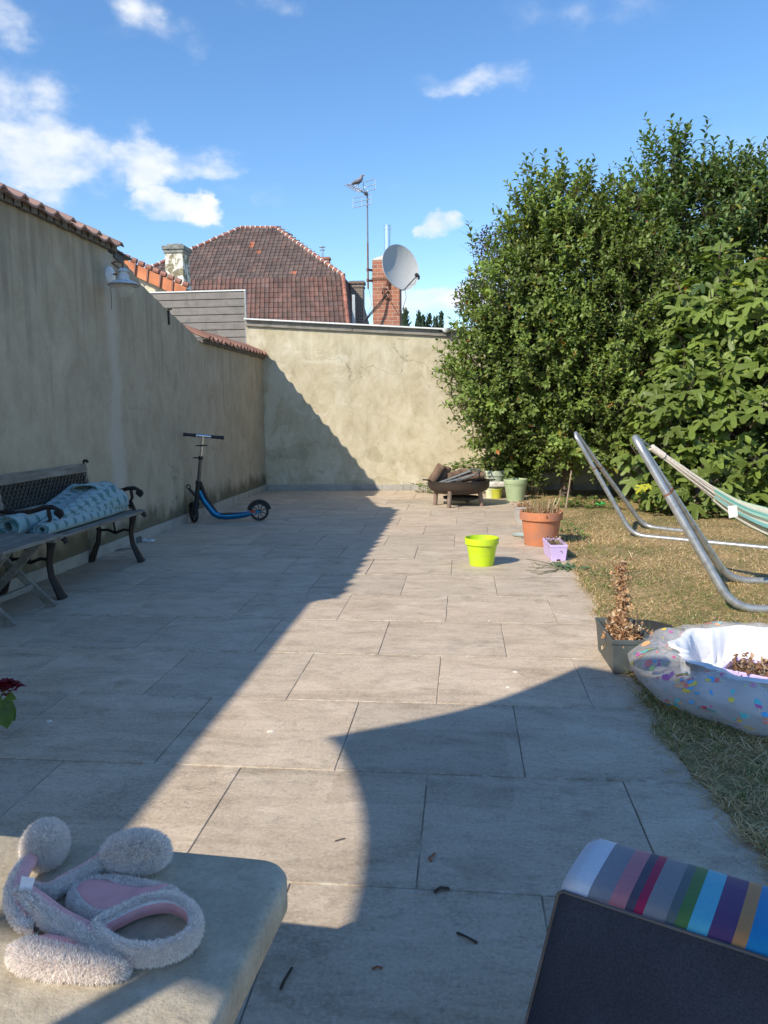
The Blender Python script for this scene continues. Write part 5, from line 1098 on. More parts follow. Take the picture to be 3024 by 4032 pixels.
# ------------------------------------------------------------------ bench with rolled rug
BY0, BY1 = 4.50, 5.70      # near and far cast iron ends
def bench():
    t = thing('garden_bench', 'old garden bench with cast iron scrolled ends and lattice back against the left wall', 'bench', (-2.65, 5.1, 0))
    xf, xb = -2.50, -2.86; zs = .385
    def end(y):
        e = MB()
        for pts, rr in (([(xf+.035, 0), (xf+.020, .02), (xf-.035, .14), (xf-.045, .22), (xf-.03, .31), (xf-.02, zs-.015)], [.024, .022, .016, .015, .018, .024]),
                    ([(xb-.02, 0), (xb-.01, .02), (xb+.05, .16), (xb+.06, .24), (xb+.05, .32), (xb+.045, zs-.015)], [.024, .022, .016, .015, .018, .022])):
            e.tube([(x, y, z) for x, z in pts], [q*1.35 for q in rr], 8, flat=(1.25, .8))
        e.tube([(xf-.04, y, .245), (xf-.10, y, .252), (xf-.17, y, .225), (xf-.23, y, .25), (xb+.06, y, .245)], [.010, .010, .012, .010, .010], 8)
        e.tube([(xf-.17, y, .235), (xf-.18, y, .30), (xf-.165, y, .335), (xf-.19, y, .345), (xf-.15, y, .35), (xf-.20, y, .31), (xf-.25, y, .345)], .008, 6)
        e.tube([(xf+.075, y, zs-.035), (xf+.068, y, zs-.012), (xf+.03, y, zs+.006), (xf-.02, y, zs-.004), (xf-.18, y, zs-.03), (xb+.06, y, zs-.02)], [.014, .018, .017, .014, .014, .014], 8)
        # arm with scroll
        e.tube([(xf-.015, y, zs), (xf-.012, y, zs+.03), (xf-.05, y, zs+.055), (xf-.035, y, zs+.10), (xf-.008, y, zs+.03), (xf+.0, y, zs+.0)], .011, 8)
        e.tube([(xf-.035, y, zs+.03), (xf-.045, y, zs+.075), (xf-.020, y, zs+.115), (xf-.03, y, zs+.19), (xf-.01, y, zs+.185)], [.012, .012, .012, .013, .014], 8)
        e.tube([(xf+.045, y, zs+.145), (xf+.035, y, zs+.135), (xf+.04, y, zs+.155), (xf+.055, y, zs+.165), (xf+.06, y, zs+.15), (xf+.045, y, zs+.128), (xf+.02, y, zs+.15), (xf+.028, y, zs+.178), (xf, y, zs+.188), (xf-.05, y, zs+.186), (xf-.14, y, zs+.160), (xf-.24, y, zs+.150), (xb-.02+.03, y, zs+.16)], [.008, .010, .012, .013, .014, .015, .015, .015, .016, .015, .014, .013, .012], 8)
        e.lathe([(.001, -.016), (.022, -.014), (.028, 0), (.022, .014), (.001, .016)], (xf+.043, y, zs+.150), 16, Matrix.Rotation(math.pi/2, 3, 'X'))
        # back upright with rolled tip
        e.tube([(xb+.03, y, zs-.02), (xb-.01, y, zs+.12), (xb-.035, y, zs+.25), (xb-.045, y, zs+.36), (xb-.035, y, zs+.395), (xb-.010, y, zs+.40), (xb-.0, y, zs+.385)], [.016, .015, .015, .014, .013, .012, .012], 8)
        return e
    for y in (BY0, BY1): end(y).build('iron_end', IRON, t)
    for k in range(6):
        x = xf+.035-.068*k; z = zs+.012-.006*k+(.0 if k else -.004); s = MB(); s.box((x, (BY0+BY1)/2, z), (.056, BY1-BY0+.10, .020), ry=.0 if k else .12); s.build('seat_slat', OLDWOOD2, t, smooth=0, bevel=.004)
    for z, dx in ((zs+.345, -.015), (zs+.115, .028)):
        s = MB(); s.box((xb+dx, (BY0+BY1)/2, z), (.020, BY1-BY0-.02, .065), ry=-.2); s.build('back_rail', OLDWOOD2, t, smooth=0, bevel=.004)
    # cast lattice panel: diamonds made of crossing bars
    l = MB(); y0, y1, z0, z1 = BY0+.03, BY1-.03, zs+.148, zs+.315; h = z1-z0; xx = lambda z: xb+.022-(z-z0)*.19
    st_ = .050; k = y0-h
    while k < y1:
        for sg in (1, -1):
            a0, a1 = (k, z0), (k+h, z1)
            if sg < 0: a0, a1 = (k, z1), (k+h, z0)
            (ya, za), (yb, zb) = a0, a1
            if ya < y0: f = (y0-ya)/h; za += (zb-za)*f; ya = y0
            if yb > y1: f = (yb-y1)/(yb-ya); zb -= (zb-za)*f; yb = y1
            if yb > ya: l.beam((xx(za)+.003*sg, ya, za), (xx(zb)+.003*sg, yb, zb), .016, .006, (1, 0, 0))
        k += st_
    l.beam((xx(z0), y0, z0), (xx(z0), y1, z0), .012, .012); l.beam((xx(z1), y0, z1), (xx(z1), y1, z1), .012, .012)
    l.build('lattice_panel', plain('lattice_iron', (.030, .036, .036), .6, .2, scale=20, var=.3), t, smooth=0)
    for yy in (BY0+.02, BY1-.035):
        s = MB(); s.box((xb+.004, yy, zs+.23), (.014, .045, .19), ry=-.19); s.build('back_panel', OLDWOOD2, t, smooth=0)
bench()
def uvgrid(name, rows, mat, uvs, parent=None, loc=(0, 0, 0), smooth=60, thick=.004):
    """sheet from rows of points with its own uv in metres"""
    nr, nc = len(rows), len(rows[0]); o0 = ORI[parent.name] if parent is not None else Vector(loc)
    me = bpy.data.meshes.new(name); me.from_pydata([tuple(Vector(p)-o0) for r in rows for p in r], [], [(i*nc+j, i*nc+j+1, (i+1)*nc+j+1, (i+1)*nc+j) for i in range(nr-1) for j in range(nc-1)])
    uvl = me.uv_layers.new(name='UVMap')
    for lp in me.loops: i, j = divmod(lp.vertex_index, nc); uvl.data[lp.index].uv = uvs(i, j)
    me.materials.append(mat); me.polygons.foreach_set('use_smooth', [True]*len(me.polygons))
    o = bpy.data.objects.new(name, me); link(o, parent, loc)
    if thick: md = o.modifiers.new('s', 'SOLIDIFY'); md.thickness = thick
    return o
def rug():
    zs = .40; t = thing('outdoor_rug', 'pale blue ikat patterned rug rolled and folded over the bench seat', 'rug', (-2.65, 5.05, zs))
    def roll(path, r0, turns, sq=.75, seed=0, uo=0):
        n = 64; rows = []; P = [Vector(p) for p in path]; m = 26
        for i in range(m):
            u = i/(m-1)*(len(P)-1); k = min(int(u), len(P)-2); f = u-k; c = P[k].lerp(P[k+1], f); d = (P[min(k+1, len(P)-1)]-P[max(k, 0)]).normalized()
            s = d.cross(Vector((0, 0, 1))).normalized(); w = s.cross(d); row = []
            rs = r0 if not isinstance(r0, (list, tuple)) else r0[k]*(1-f)+r0[k+1]*f
            for j in range(n+1):
                a = 2*math.pi*turns*j/n; rr = rs*(1-.62*j/n)*(1+.07*noise.noise((math.cos(a)*1.2+seed, math.sin(a)*1.2, i*.12))); row.append(c+s*math.cos(a+2.2)*rr+w*math.sin(a+2.2)*rr*sq)
            rows.append(row)
        Ln = sum((P[i+1]-P[i]).length for i in range(len(P)-1))
        return rows, (lambda i, j: (uo+j/n*turns*r0_*6.2*.7, i/(m-1)*Ln))
    r0_ = .06
    # two rolls lying along the seat
    A, uv = roll([(-2.53, 4.40, zs+.045), (-2.535, 4.9, zs+.045), (-2.55, 5.35, zs+.040), (-2.58, 5.66, zs+.036)], [.047, .045, .042, .036], 3.4, .85, 1); uvgrid('roll', A, RUG, uv, t)
    r0_ = .08
    B, uv = roll([(-2.70, 4.33, zs+.075), (-2.69, 4.7, zs+.078), (-2.68, 5.0, zs+.085)], [.078, .075, .06], 4.2, .9, 5, .3); uvgrid('roll', B, RUG, uv, t)
    # big folded length rising to a peak near the far arm
    def fold(A0, A1, B0, B1, bulge, uo, name='fold', nn=22, wr=.012, sd_=0):
        rows = []
        A0, A1, B0, B1 = map(Vector, (A0, A1, B0, B1))
        for i in range(nn+1):
            u = i/nn; row = []
            for j in range(17):
                v = j/16; p = (A0*(1-u)+A1*u)*(1-v)+(B0*(1-u)+B1*u)*v; p = p+Vector((bulge*math.sin(math.pi*v)*(.5+.5*u), 0, bulge*.8*math.sin(math.pi*v)*(.4+.6*u)))
                p += Vector((wr*noise.noise((u*4, v*5, sd_)), 0, wr*noise.noise((u*3, v*6, sd_+5)))); row.append(p)
            rows.append(row)
        LU = (A1-A0).length; LV = (B0-A0).length+.1
        return uvgrid(name, rows, RUG, lambda i, j: (uo+j/16*LV, i/nn*LU), t, thick=.007)
    fold((-2.60, 4.42, zs+.02), (-2.62, 5.46, zs+.165), (-2.80, 4.60, zs+.03), (-2.84, 5.40, zs+.225), .025, 0, sd_=2)
    fold((-2.55, 4.50, zs+.03), (-2.53, 5.50, zs+.15), (-2.60, 4.42, zs+.05), (-2.64, 5.46, zs+.24), .03, .2, sd_=7)
    fold((-2.535, 4.85, zs+.055), (-2.51, 5.60, zs+.06), (-2.56, 4.80, zs+.06), (-2.58, 5.50, zs+.20), .03, .5, sd_=9)
    fold((-2.56, 5.0, zs+.06), (-2.56, 5.64, zs+.10), (-2.62, 5.02, zs+.08), (-2.70, 5.46, zs+.20), .03, .7, sd_=12)
    tp = []; 
    for i in range(9):
        a = math.pi*(i/8); tp.append([Vector((-2.68-.10*math.cos(a)+.0, y, zs+.203+.03*math.sin(a)-.0*(y))) for y in np.linspace(5.26, 5.48, 8)])
    uvgrid('fold', tp, RUG, lambda i, j: (i*.03, j*.035), t, thick=.007)
rug()
def folding_table():
    z = .43; xe = -2.345; t = thing('folding_table', 'weathered grey wooden folding table with crossed legs at the left edge', 'table', (-2.6, 4.0, 0))
    a = PY(230, 2120, 4.30); 
    for k in range(5):
        s = MB(); s.box((xe-.055-.112*k, 4.02, z+random.uniform(-.002, .002)), (.102, .60, .022)); s.build('slat', OLDWOOD, t, smooth=0, bevel=.004)
    for yy in (4.27, 3.75): s = MB(); s.box((xe-.28, yy, z-.024), (.52, .035, .024)); s.build('batten', OLDWOOD, t, smooth=0, bevel=.003)
    F1 = G(215, 2390); F2 = G(62, 2462)
    for f, x in ((F1, F1.x), (F2, F2.x)):
        pass
    def leg(a, b, w=.045, th=.024): l = MB(); l.beam(a, b, w, th, (0, 1, 0)); l.build('leg', OLDWOOD, t, smooth=0, bevel=.003)
    leg((F1.x, F1.y, .0), (F1.x-.42, F1.y+.0, z-.03)); leg((F2.x-.0, F2.y-.02, .0), (F2.x-.42, F2.y-.02, z-.03))
    leg((F1.x-.44, F1.y-.05, 0), (F1.x-.04, F1.y-.05, z-.03)); leg((F2.x-.44, F2.y+.04, 0), (F2.x-.04, F2.y+.04, z-.03))
    r = MB(); r.beam((F1.x-.125, F1.y-.02, .125), (F2.x-.125, F2.y+.02, .125), .022, .034); r.build('stretcher', OLDWOOD, t, smooth=0, bevel=.003)
    # hinge arm behind
folding_table()

# ------------------------------------------------------------------ hammock stands and hammock
def stand(label, f1, f2, top, e1, e2, r=.021):
    t = thing('hammock_stand', label, 'hammock stand', f1); f1, f2, top, e1, e2 = map(Vector, (f1, f2, top, e1, e2)); z = Vector((0, 0, r))
    def arc(a, c, b, k=.13, n=7):
        a0 = c+(a-c).normalized()*k; b0 = c+(b-c).normalized()*k; return [a0*(1-u)**2+c*2*u*(1-u)+b0*u*u for u in np.linspace(0, 1, n)]
    s = (f2-f1).normalized()*.035; tl = top-s; tr = top+s
    p1 = [e1+z]+arc(e1+z, f1+z, tl)+[f1.lerp(tl, .5)]; m = MB(); m.tube([e1+z]+arc(e1+z, f1+z, tl)+[(f1+z).lerp(tl, .68)], r, 16); m.build('tube', GALV, t, smooth=60)
    m = MB(); m.tube([e2+z]+arc(e2+z, f2+z, tr)+[(f2+z).lerp(tr, .68)], r, 16); m.build('tube', GALV, t, smooth=60)
    m = MB(); dn = (top-f1).normalized(); m.tube([(f1+z).lerp(tl, .67), (f1+z).lerp(tl, .93), tl+dn*.0, top+dn*.028, tr+dn*.0, (f2+z).lerp(tr, .93), (f2+z).lerp(tr, .67)], r*.9, 16); m.build('bow', plain('galvanised_light', (.40, .415, .42), .38, .6, bump=.05), t, smooth=60)
    for a, b in (((f1+z).lerp(tl, .67), (f1+z).lerp(tl, .682)), ((f2+z).lerp(tr, .67), (f2+z).lerp(tr, .682))):
        c = MB(); c.tube([a, b], r*1.06, 14); c.build('joint', RUST, t)
    return t, top
T1 = PY(2273, 1718, 7.10); T2 = PY(2512, 1742, 4.72)
stand('galvanised hammock stand further back on the lawn, no hammock on it', G(2488, 2116), G(2535, 2082), T1, (2.75, 6.2, 0), (2.05, 7.25, 0))
stand('nearer galvanised hammock stand whose top holds the hammock rope', G(2885, 2412), G(2868, 2298), T2, (3.4, 4.28, 0), (3.4, 5.0, 0), .024)
def hammock():
    A = T2+Vector((.0, 0, .005)); K = [PY(2565, 1762, 4.74), PY(2612, 1795, 4.75), PY(2820, 1940, 4.80), PY(3024, 2045, 4.84), PY(3250, 2130, 4.9), PY(3500, 2170, 5.0)]
    t = thing('hammock', 'white and green striped rope hammock sagging off the right edge', 'hammock', K[3])
    h = MB(); h.tube([A+Vector((-.02, 0, .01)), A+Vector((.02, 0, .012)), K[0]+Vector((-.015, 0, .01)), K[0]], .0045, 6); h.build('hook', plain('hook_steel', (.4, .4, .38), .4, .8), t)
    rope = plain('cotton_rope', (.66, .60, .52), .95, var=.12, scale=90, bump=.5)
    w = MB(); n = 15
    for k in range(n):
        c = K[0].lerp(K[1], k/(n-1)); d = (K[1]-K[0]).normalized(); s = d.cross(Vector((0, 0, 1))).normalized(); u = s.cross(d); w.tube([c+s*.020*math.cos(a)+u*.017*math.sin(a) for a in np.linspace(0, 6.2832, 14, endpoint=False)], .0042, 6, closed=True)
    w.tube([K[0], K[1]], .016, 10); w.build('wrapped_loop', rope, t)
    c = MB(); 
    for k in range(16):
        a = k*2.4; rr = .010+.012*(k % 4)/3; o0 = Vector((0, math.cos(a), math.sin(a)))*rr; o1 = Vector((0, math.cos(a)*1.2, math.sin(a)))*(.018+.010*(k % 3)); mid = K[1].lerp(K[2], .5)+(o0+o1)*.42+Vector((0, 0, -.012))+Vector((0, random.uniform(-.008, .008), random.uniform(-.008, .008)))
        c.tube([K[1]+o0*.8, mid, K[2]+o1*.95+Vector((.0, 0, -.012)), K[2].lerp(K[3], .22)+o1*.9+Vector((0, 0, -.03))], .0042, 6)
    c.build('cords', rope, t)
    f = MB(); N, n = 26, 60; base = [K[2]+Vector((-.02, 0, .004)), K[3], K[4], K[5]]; stripes = [(.66, .62, .54), (.16, .40, .36), (.34, .55, .42), (.66, .62, .54), (.18, .38, .37), (.58, .62, .40), (.66, .62, .54)]
    for i in range(N):
        u = i/(N-1)*3; k = min(int(u), 2); p = base[k].lerp(base[k+1], u-k)+Vector((0, 0, -.02*math.sin((u-k)*math.pi))); rr = .046+.064*min(1, u/1.6)
        for j in range(n):
            a = 2*math.pi*j/n; fold = 1+.20*math.sin(a*9+u*1.2)+.06*noise.noise((a*3, u*3, 0)); f.v.append(tuple(p+Vector((0, math.cos(a)*rr*fold*.95, math.sin(a)*rr*fold*.85-rr*.2)))); q = stripes[int((j/n*3.0 % 1)*7) % 7]; f.c.append(q)
    for i in range(N-1):
        for j in range(n): f.f.append((i*n+j, i*n+(j+1) % n, (i+1)*n+(j+1) % n, (i+1)*n+j)); f.m.append(0)
    f.build('fabric', attrmat('hammock_cloth', .9, .1, .1, .08, 60, .2), t, smooth=50)
    tg = MB(); q = PY(2884, 2012, 4.66); tg.add([q+Vector((-.028, 0, .028)), q+Vector((.022, -.004, .035)), q+Vector((.030, -.006, -.030)), q+Vector((-.018, -.003, -.042))], [(0, 1, 2, 3)]); tg.build('care_tag', plain('tag_white', (.7, .7, .68), .8), t, smooth=0)
hammock()

# ------------------------------------------------------------------ paddling pool
def pool():
    c = Vector((1.25, 3.12, 0)); R0 = .46; t = thing('paddling_pool', 'half deflated clear paddling pool printed with ice creams, white liner inside', 'paddling pool', c)
    n, m = 120, 22; rnd = lambda a, b: noise.noise((math.cos(a)*2.2, math.sin(a)*2.2, b))
    def P(a, b, k=1.0):      # a round the pool, b round the tube (0 = outside, pi/2 top)
        amp = 1-.045*math.cos(a*7+.6)-.02*math.cos(a*13)
        rt = .105*amp*(1+.10*rnd(a, 1)); hh = .082*(1+.22*rnd(a*1, 5)); z = hh+.006+hh*k*math.sin(b)*(1-.12*abs(math.sin(a*9))); z += .012*rnd(a*1, b*.8+3)
        r = R0 + .01*math.cos(7*a) + rt*math.cos(b)*k*(1+.10*noise.noise((a*6, b*2, 2)))
        seam = math.exp(-((b-.35)/.16)**2); r += .008*seam
        return c+Vector((r*math.cos(a), r*math.sin(a), max(z, .004)))
    mb = MB(); vs = [P(2*math.pi*i/n, 2*math.pi*j/m) for i in range(n) for j in range(m)]
    mb.add(vs, [(i*m+j, ((i+1) % n)*m+j, ((i+1) % n)*m+(j+1) % m, i*m+(j+1) % m) for i in range(n) for j in range(m)], 0, (.6, .6, .62))
    # printed motifs a millimetre proud of the film
    pal = [(.75, .10, .22), (.85, .20, .18), (.10, .42, .75), (.85, .62, .08), (.45, .68, .18), (.88, .42, .18), (.80, .25, .45), (.12, .58, .62), (.55, .12, .35)]
    def motif(kind):
        if kind == 0: return [(.0, -1), (.75, -.1), (.95, .45), (.6, .85), (.2, .75), (0, .45), (-.2, .75), (-.6, .85), (-.95, .45), (-.75, -.1)]
        if kind == 1: return [(math.cos(q)*.9, math.sin(q)*.9) for q in np.linspace(0, 6.28, 13)[:-1]]
        if kind == 2: return [(-.55, -.9), (.55, -.9), (.6, .5), (.4, .9), (0, 1.05), (-.4, .9), (-.6, .5)]
        if kind == 3: return [(-.6, .6), (.6, .6), (0, -1.1)]
        return [(.2*math.cos(q)-.0, 1.0*math.sin(q)) if False else (1.05*math.cos(q), .45*math.sin(q)) for q in np.linspace(0, 6.28, 11)[:-1]]
    for k in range(330):
        a = random.uniform(.6, 5.8); b = random.choice([random.uniform(-.9, 1.6), random.uniform(-.9, 2.3)]); kd = random.randrange(5); s = random.choice((.006, .008, .010, .013, .017, .021)); rot = random.uniform(0, 6.3); col = random.choice(pal)
        pts = motif(kd); cc = P(a, b, 1.012); vs = [cc]
        for x, y in pts:
            xx = x*math.cos(rot)-y*math.sin(rot); yy = x*math.sin(rot)+y*math.cos(rot); vs.append(P(a+xx*s/R0, b+yy*s/.105, 1.012))
        mb.add(vs, [(0, i+1, (i+1) % len(pts)+1) for i in range(len(pts))], 1, col)
        if kd == 2:       # lolly stick
            vs = [P(a+(x*math.cos(rot)-y*math.sin(rot))*s/R0, b+(x*math.sin(rot)+y*math.cos(rot))*s/.105, 1.015) for x, y in ((-.13, -.9), (.13, -.9), (.13, -1.5), (-.13, -1.5))]; mb.add(vs, [(0, 1, 2, 3)], 1, (.75, .62, .42))
            vs = [P(a+(x*math.cos(rot)-y*math.sin(rot))*s/R0, b+(x*math.sin(rot)+y*math.cos(rot))*s/.105, 1.018) for x, y in ((-.56, -.9), (.56, -.9), (.58, -.2), (-.58, -.2))]; mb.add(vs, [(0, 1, 2, 3)], 1, random.choice(pal))
    v = MT('clear_vinyl', .14, 0, .6); v.color((.86, .86, .88)); v.b.inputs['Alpha'].default_value = .33; v.bump(v.noise(22, 4, .6, v.map((1, 1, .4))), .6, .014)
    d = attrmat('vinyl_print', .3, 0, .5, .05, 30); mb.build('ring', [v.m, d], t, smooth=80, fix=False)
    # white liner inside
    l = MB(); rows = [(.405, .168), (.385, .176), (.368, .172), (.358, .13), (.35, .08), (.345, .03), (.32, .013), (.18, .012), (.02, .012)]; nn = 144
    for r, z in rows:
        for i in range(nn):
            a = 2*math.pi*i/nn; w = .013*math.sin(a*11+z*9)+.014*noise.noise((a*7, z*9, 1))+.010*noise.noise((a*17, z*14, 4)); k = 1 if r > .33 else .3
            zz = z+(.010*noise.noise((a*3, 1, 1)) if z > .1 else .004*noise.noise((math.cos(a)*r*9, math.sin(a)*r*9, 2))); l.v.append(tuple(c+Vector(((r+w*k)*math.cos(a), (r+w*k)*math.sin(a), zz)))); l.c.append((1, 1, 1))
    for i in range(len(rows)-1):
        for j in range(nn): l.f.append((i*nn+j, (i+1)*nn+j, (i+1)*nn+(j+1) % nn, i*nn+(j+1) % nn)); l.m.append(0)
    l.build('liner', plain('white_liner', (.74, .75, .77), .6, var=.03, bump=.4, bscale=12, bd=.02), t, smooth=70)
    q = Vector((1.30, 3.10, .016)); tt = trough('planter_box', 'shallow lilac tray of dry leaves standing inside the paddling pool', q, .20, .50, .075, LILAC, .95, .9, .85, foot=False)
    dryleaves(tt, 'dry_leaves', [q+Matrix.Rotation(.95, 3, 'Z') @ Vector((random.uniform(-.08, .08), random.uniform(-.22, .22), .072)) for _ in range(260)], .026, [(.30, .17, .10), (.42, .28, .18), (.2, .11, .07), (.5, .38, .26)], 3)
pool()

# ------------------------------------------------------------------ foreground table with the furry bunny headband
TZ = .45
def table():
    t = thing('stone_table', 'low stone topped garden table with rounded corner in the left foreground', 'table', (-.75, .62, 0)); th = math.radians(-4.2); Rz = Matrix.Rotation(th, 3, 'Z')
    cr = G(1165, 3385, TZ); w, l = 1.0, 1.0; c0 = cr; rad = .055
    def out(k): # rounded rectangle, corner cr at +x +y
        pts = []
        for (sx, sy), a0 in (((0, 0), 0), ((-w, 0), 90), ((-w, -l), 180), ((0, -l), 270)):
            cx_ = sx+(-rad if sx == 0 else rad); cy_ = sy+(-rad if sy == 0 else rad)
            for q in range(9): a = math.radians(a0+q*90/8); pts.append(c0+Rz @ Vector((cx_+(rad-k)*math.cos(a), cy_+(rad-k)*math.sin(a), 0)))
        return pts
    mb = MB(); rings = [(.012, 0), (.004, -.003), (0, -.009), (.0, -.050), (.008, -.060), (.03, -.062)]; vs = []; n = 36
    for k, dz in rings: vs += [p+Vector((0, 0, dz)) for p in out(k)]
    fs = [(i*n+j, i*n+(j+1) % n, (i+1)*n+(j+1) % n, (i+1)*n+j) for i in range(len(rings)-1) for j in range(n)] + [tuple(range(n-1, -1, -1)), tuple((len(rings)-1)*n+j for j in range(n))]
    mb.add(vs, fs); m = MT('table_stone', .75, 0, .3); n1 = m.noise(14, 8, .72); n2 = m.noise(110, 6, .75); n3 = m.noise(34, 5, .65, None, .6)
    c = m.ramp(n1, [(.3, (.40, .345, .26)), (.5, (.50, .435, .33)), (.7, (.62, .55, .43))]); c = m.mix(m.ramp(n2, [(.5, (0, 0, 0)), (.72, (.55,)*3)]), c, (.22, .20, .16)); c = m.mix(m.ramp(n2, [(.28, (.6,)*3), (.42, (0, 0, 0))]), c, (.62, .58, .50)); c = m.mix(m.ramp(n3, [(.60, (0, 0, 0)), (.75, (.4,)*3)]), c, (.22, .21, .17)); m.color(c); m.bump(n2, .7, .003, m.bump(n3, .5, .004))
    mb.build('top', m.m, t, smooth=40, fix=True)
    for sx, sy in ((-.14, -.14), (-w+.14, -.14), (-.14, -l+.14), (-w+.14, -l+.14)):
        p = c0+Rz @ Vector((sx, sy, 0)); g = MB(); g.lathe([(.05, 0), (.045, .05), (.03, .12), (.04, .25), (.03, .36), (.06, TZ-.063)], (p.x, p.y, 0), 20); g.build('leg', m.m, t)
table()
def fur(name, parent, P, Nn, ln, cols, lean=(0, 0, 0), w=.0006, mat=None, jit=.42):
    P = np.asarray(P, float); Nn = np.asarray(Nn, float); n = len(P); d = Nn+rng.normal(0, jit, (n, 3))+np.asarray(lean); d /= np.linalg.norm(d, axis=1, keepdims=True); L = (np.asarray(ln)*rng.uniform(.5, 1.25, n))[:, None]
    s = np.cross(d, rng.normal(0, 1, (n, 3))); s /= np.linalg.norm(s, axis=1, keepdims=True); s *= w
    dr = rng.normal(0, .35, (n, 3)); dr[:, 2] -= .25
    V = np.stack([P-s, P+s, P+d*L*.55+s*.7+dr*L*.12, P+d*L*.55-s*.7+dr*L*.12, P+d*L+dr*L*.4], 1).reshape(-1, 3); b = (np.arange(n)*5)[:, None]
    F = np.concatenate([b+np.array([0, 1, 2]), b+np.array([0, 2, 3]), b+np.array([3, 2, 4])]); return npmesh(name, V, F, mat, parent, np.repeat(np.asarray(cols), 5, 0))
def headband():
    FW = attrmat('white_fur', .95, .3, .1, .06, 60, .3, tint=(1, .97, .96)); PK = plain('pink_velvet', (.94, .46, .45), .95, var=.07, scale=40, bump=.3, bscale=300, bd=.001); WB = plain('white_plush', (.92, .83, .78), .95, var=.05, scale=60, bump=.8, bscale=260, bd=.003)
    t = thing('bunny_headband', 'furry white and pink bunny ear headband with pompoms lying on the stone table', 'headband', G(560, 3650, TZ))
    z = lambda x, y, h=0: G(x/1.2762, 3150+y/1.2762, TZ+h)
    def smoothpath(pts, n, closed=False):
        P = [Vector(p) for p in pts]; out = []; N = len(P)
        segs = N if closed else N-1
        for i in range(segs):
            p0 = P[(i-1) % N] if closed or i else P[i]; p1 = P[i]; p2 = P[(i+1) % N]; p3 = P[(i+2) % N] if closed or i < N-2 else P[i+1]
            for k in range(n):
                u = k/n; out.append(.5*((2*p1)+(p2-p0)*u+(2*p0-5*p1+4*p2-p3)*u*u+(3*p1-p0-3*p2+p3)*u**3))
        if not closed: out.append(P[-1])
        return out
    def surf(mb):
        V = np.array(mb.v); P, N = [], []
        T = []
        for f in mb.f:
            if len(f) == 4: T += [(f[0], f[1], f[2]), (f[0], f[2], f[3])]
            elif len(f) == 3: T.append(f)
        T = np.array(T); A = np.cross(V[T[:, 1]]-V[T[:, 0]], V[T[:, 2]]-V[T[:, 0]]); ar = np.linalg.norm(A, axis=1); return V, T, A/(ar[:, None]+1e-12), ar
    def sample(mb, n, outward_from=None, keep=None):
        n = int(n*2.2); V, T, N, ar = surf(mb); k = rng.choice(len(T), n, p=ar/ar.sum()); r1, r2 = rng.random(n), rng.random(n); s = np.sqrt(r1)
        P = V[T[k, 0]]*(1-s)[:, None]+V[T[k, 1]]*(s*(1-r2))[:, None]+V[T[k, 2]]*(s*r2)[:, None]; Nn = N[k]
        C0 = outward_from(P); sg = np.sign(((P-C0)*Nn).sum(1)); Nn = Nn*sg[:, None]
        if keep is not None: m = keep(P, Nn); P, Nn = P[m], Nn[m]
        return P, Nn
    def near_path(path):
        A = np.array([tuple(p) for p in path])
        def f(P): 
            i = ((P[:, None, :]-A[None])**2).sum(2).argmin(1); return A[i]
        return f
    wc = lambda n: np.clip(np.array([1.0, .92, .87])*rng.uniform(.85, 1.1, (n, 1)), 0, 1)
    # pompoms
    for (x, y, rx_, ry_, rz_, ang) in ((226, 224, .033, .044, .038, .25), (684, 262, .055, .033, .034, .18)):
        c = z(x, y, .030); mb = MB(); prof = [(max(.0001, math.sin(k*math.pi/14)), -math.cos(k*math.pi/14)) for k in range(15)]; R3 = Matrix.Rotation(ang, 3, 'Z'); mb.lathe([(r, zz) for r, zz in prof], (0, 0, 0), 28, caps=False)
        mb.v = [tuple(c+R3 @ Vector((p[0]*rx_*.85, p[1]*ry_*.85, p[2]*rz_*.8))) for p in mb.v]
        o = mb.build('pompom', WB, t, smooth=90); P, N = sample(mb, 13000, lambda P: np.array([tuple(c)])+P*0); fur('fur', o, P, N, np.full(len(P), .0085), wc(len(P)), (0, 0, .0), mat=FW)
    # headband ring: band standing on its edge, fur outside, velvet inside
    def band(pts, hgt, n, closed, flen, nf, name, lift=.004, th=.007, tilt=0):
        path = smoothpath([z(x, y, lift) for x, y in pts], n, closed); N = len(path); mb = MB(); pk = MB(); cen = sum((Vector(p) for p in path), Vector())/N
        vs = []; vp = []
        for i, p in enumerate(path):
            a = path[(i-1) % N] if closed or i else p; b = path[(i+1) % N] if closed or i < N-1 else p; d = (b-a).normalized(); o = d.cross(Vector((0, 0, 1))).normalized()
            if o.dot(p-cen) < 0 and closed: o = -o
            for k in range(10):
                q = 2*math.pi*k/10; vs.append(p+Vector((0, 0, hgt/2+.002))+o*(th*math.cos(q))+Vector((0, 0, math.sin(q)*hgt/2)))
            for k in range(5): vp.append(p-o*(th+.0012)+Vector((0, 0, hgt*(.06+.90*k/4)))+o*(.002*abs(k-2)))
        M_ = N if closed else N-1
        mb.add(vs, [(i*10+k, i*10+(k+1) % 10, ((i+1) % N)*10+(k+1) % 10, ((i+1) % N)*10+k) for i in range(M_) for k in range(10)]); pk.add(vp, [(i*5+k, i*5+k+1, ((i+1) % N)*5+k+1, ((i+1) % N)*5+k) for i in range(M_) for k in range(4)])
        o = mb.build(name, WB, t, smooth=80); pk.build('lining', PK, o, smooth=80)
        f = near_path([p+Vector((0, 0, hgt/2)) for p in path]); P, Nn = sample(mb, nf, f); oc = np.array(tuple(cen)); rad = P-oc; rad[:, 2] = 0; rad /= np.linalg.norm(rad, axis=1, keepdims=True)
        m = ((Nn*rad).sum(1) > .12) | (Nn[:, 2] > .35); P, Nn = P[m], Nn[m]; fur('fur', o, P, Nn, np.full(len(P), flen), wc(len(P)), (0, 0, -.1), mat=FW)
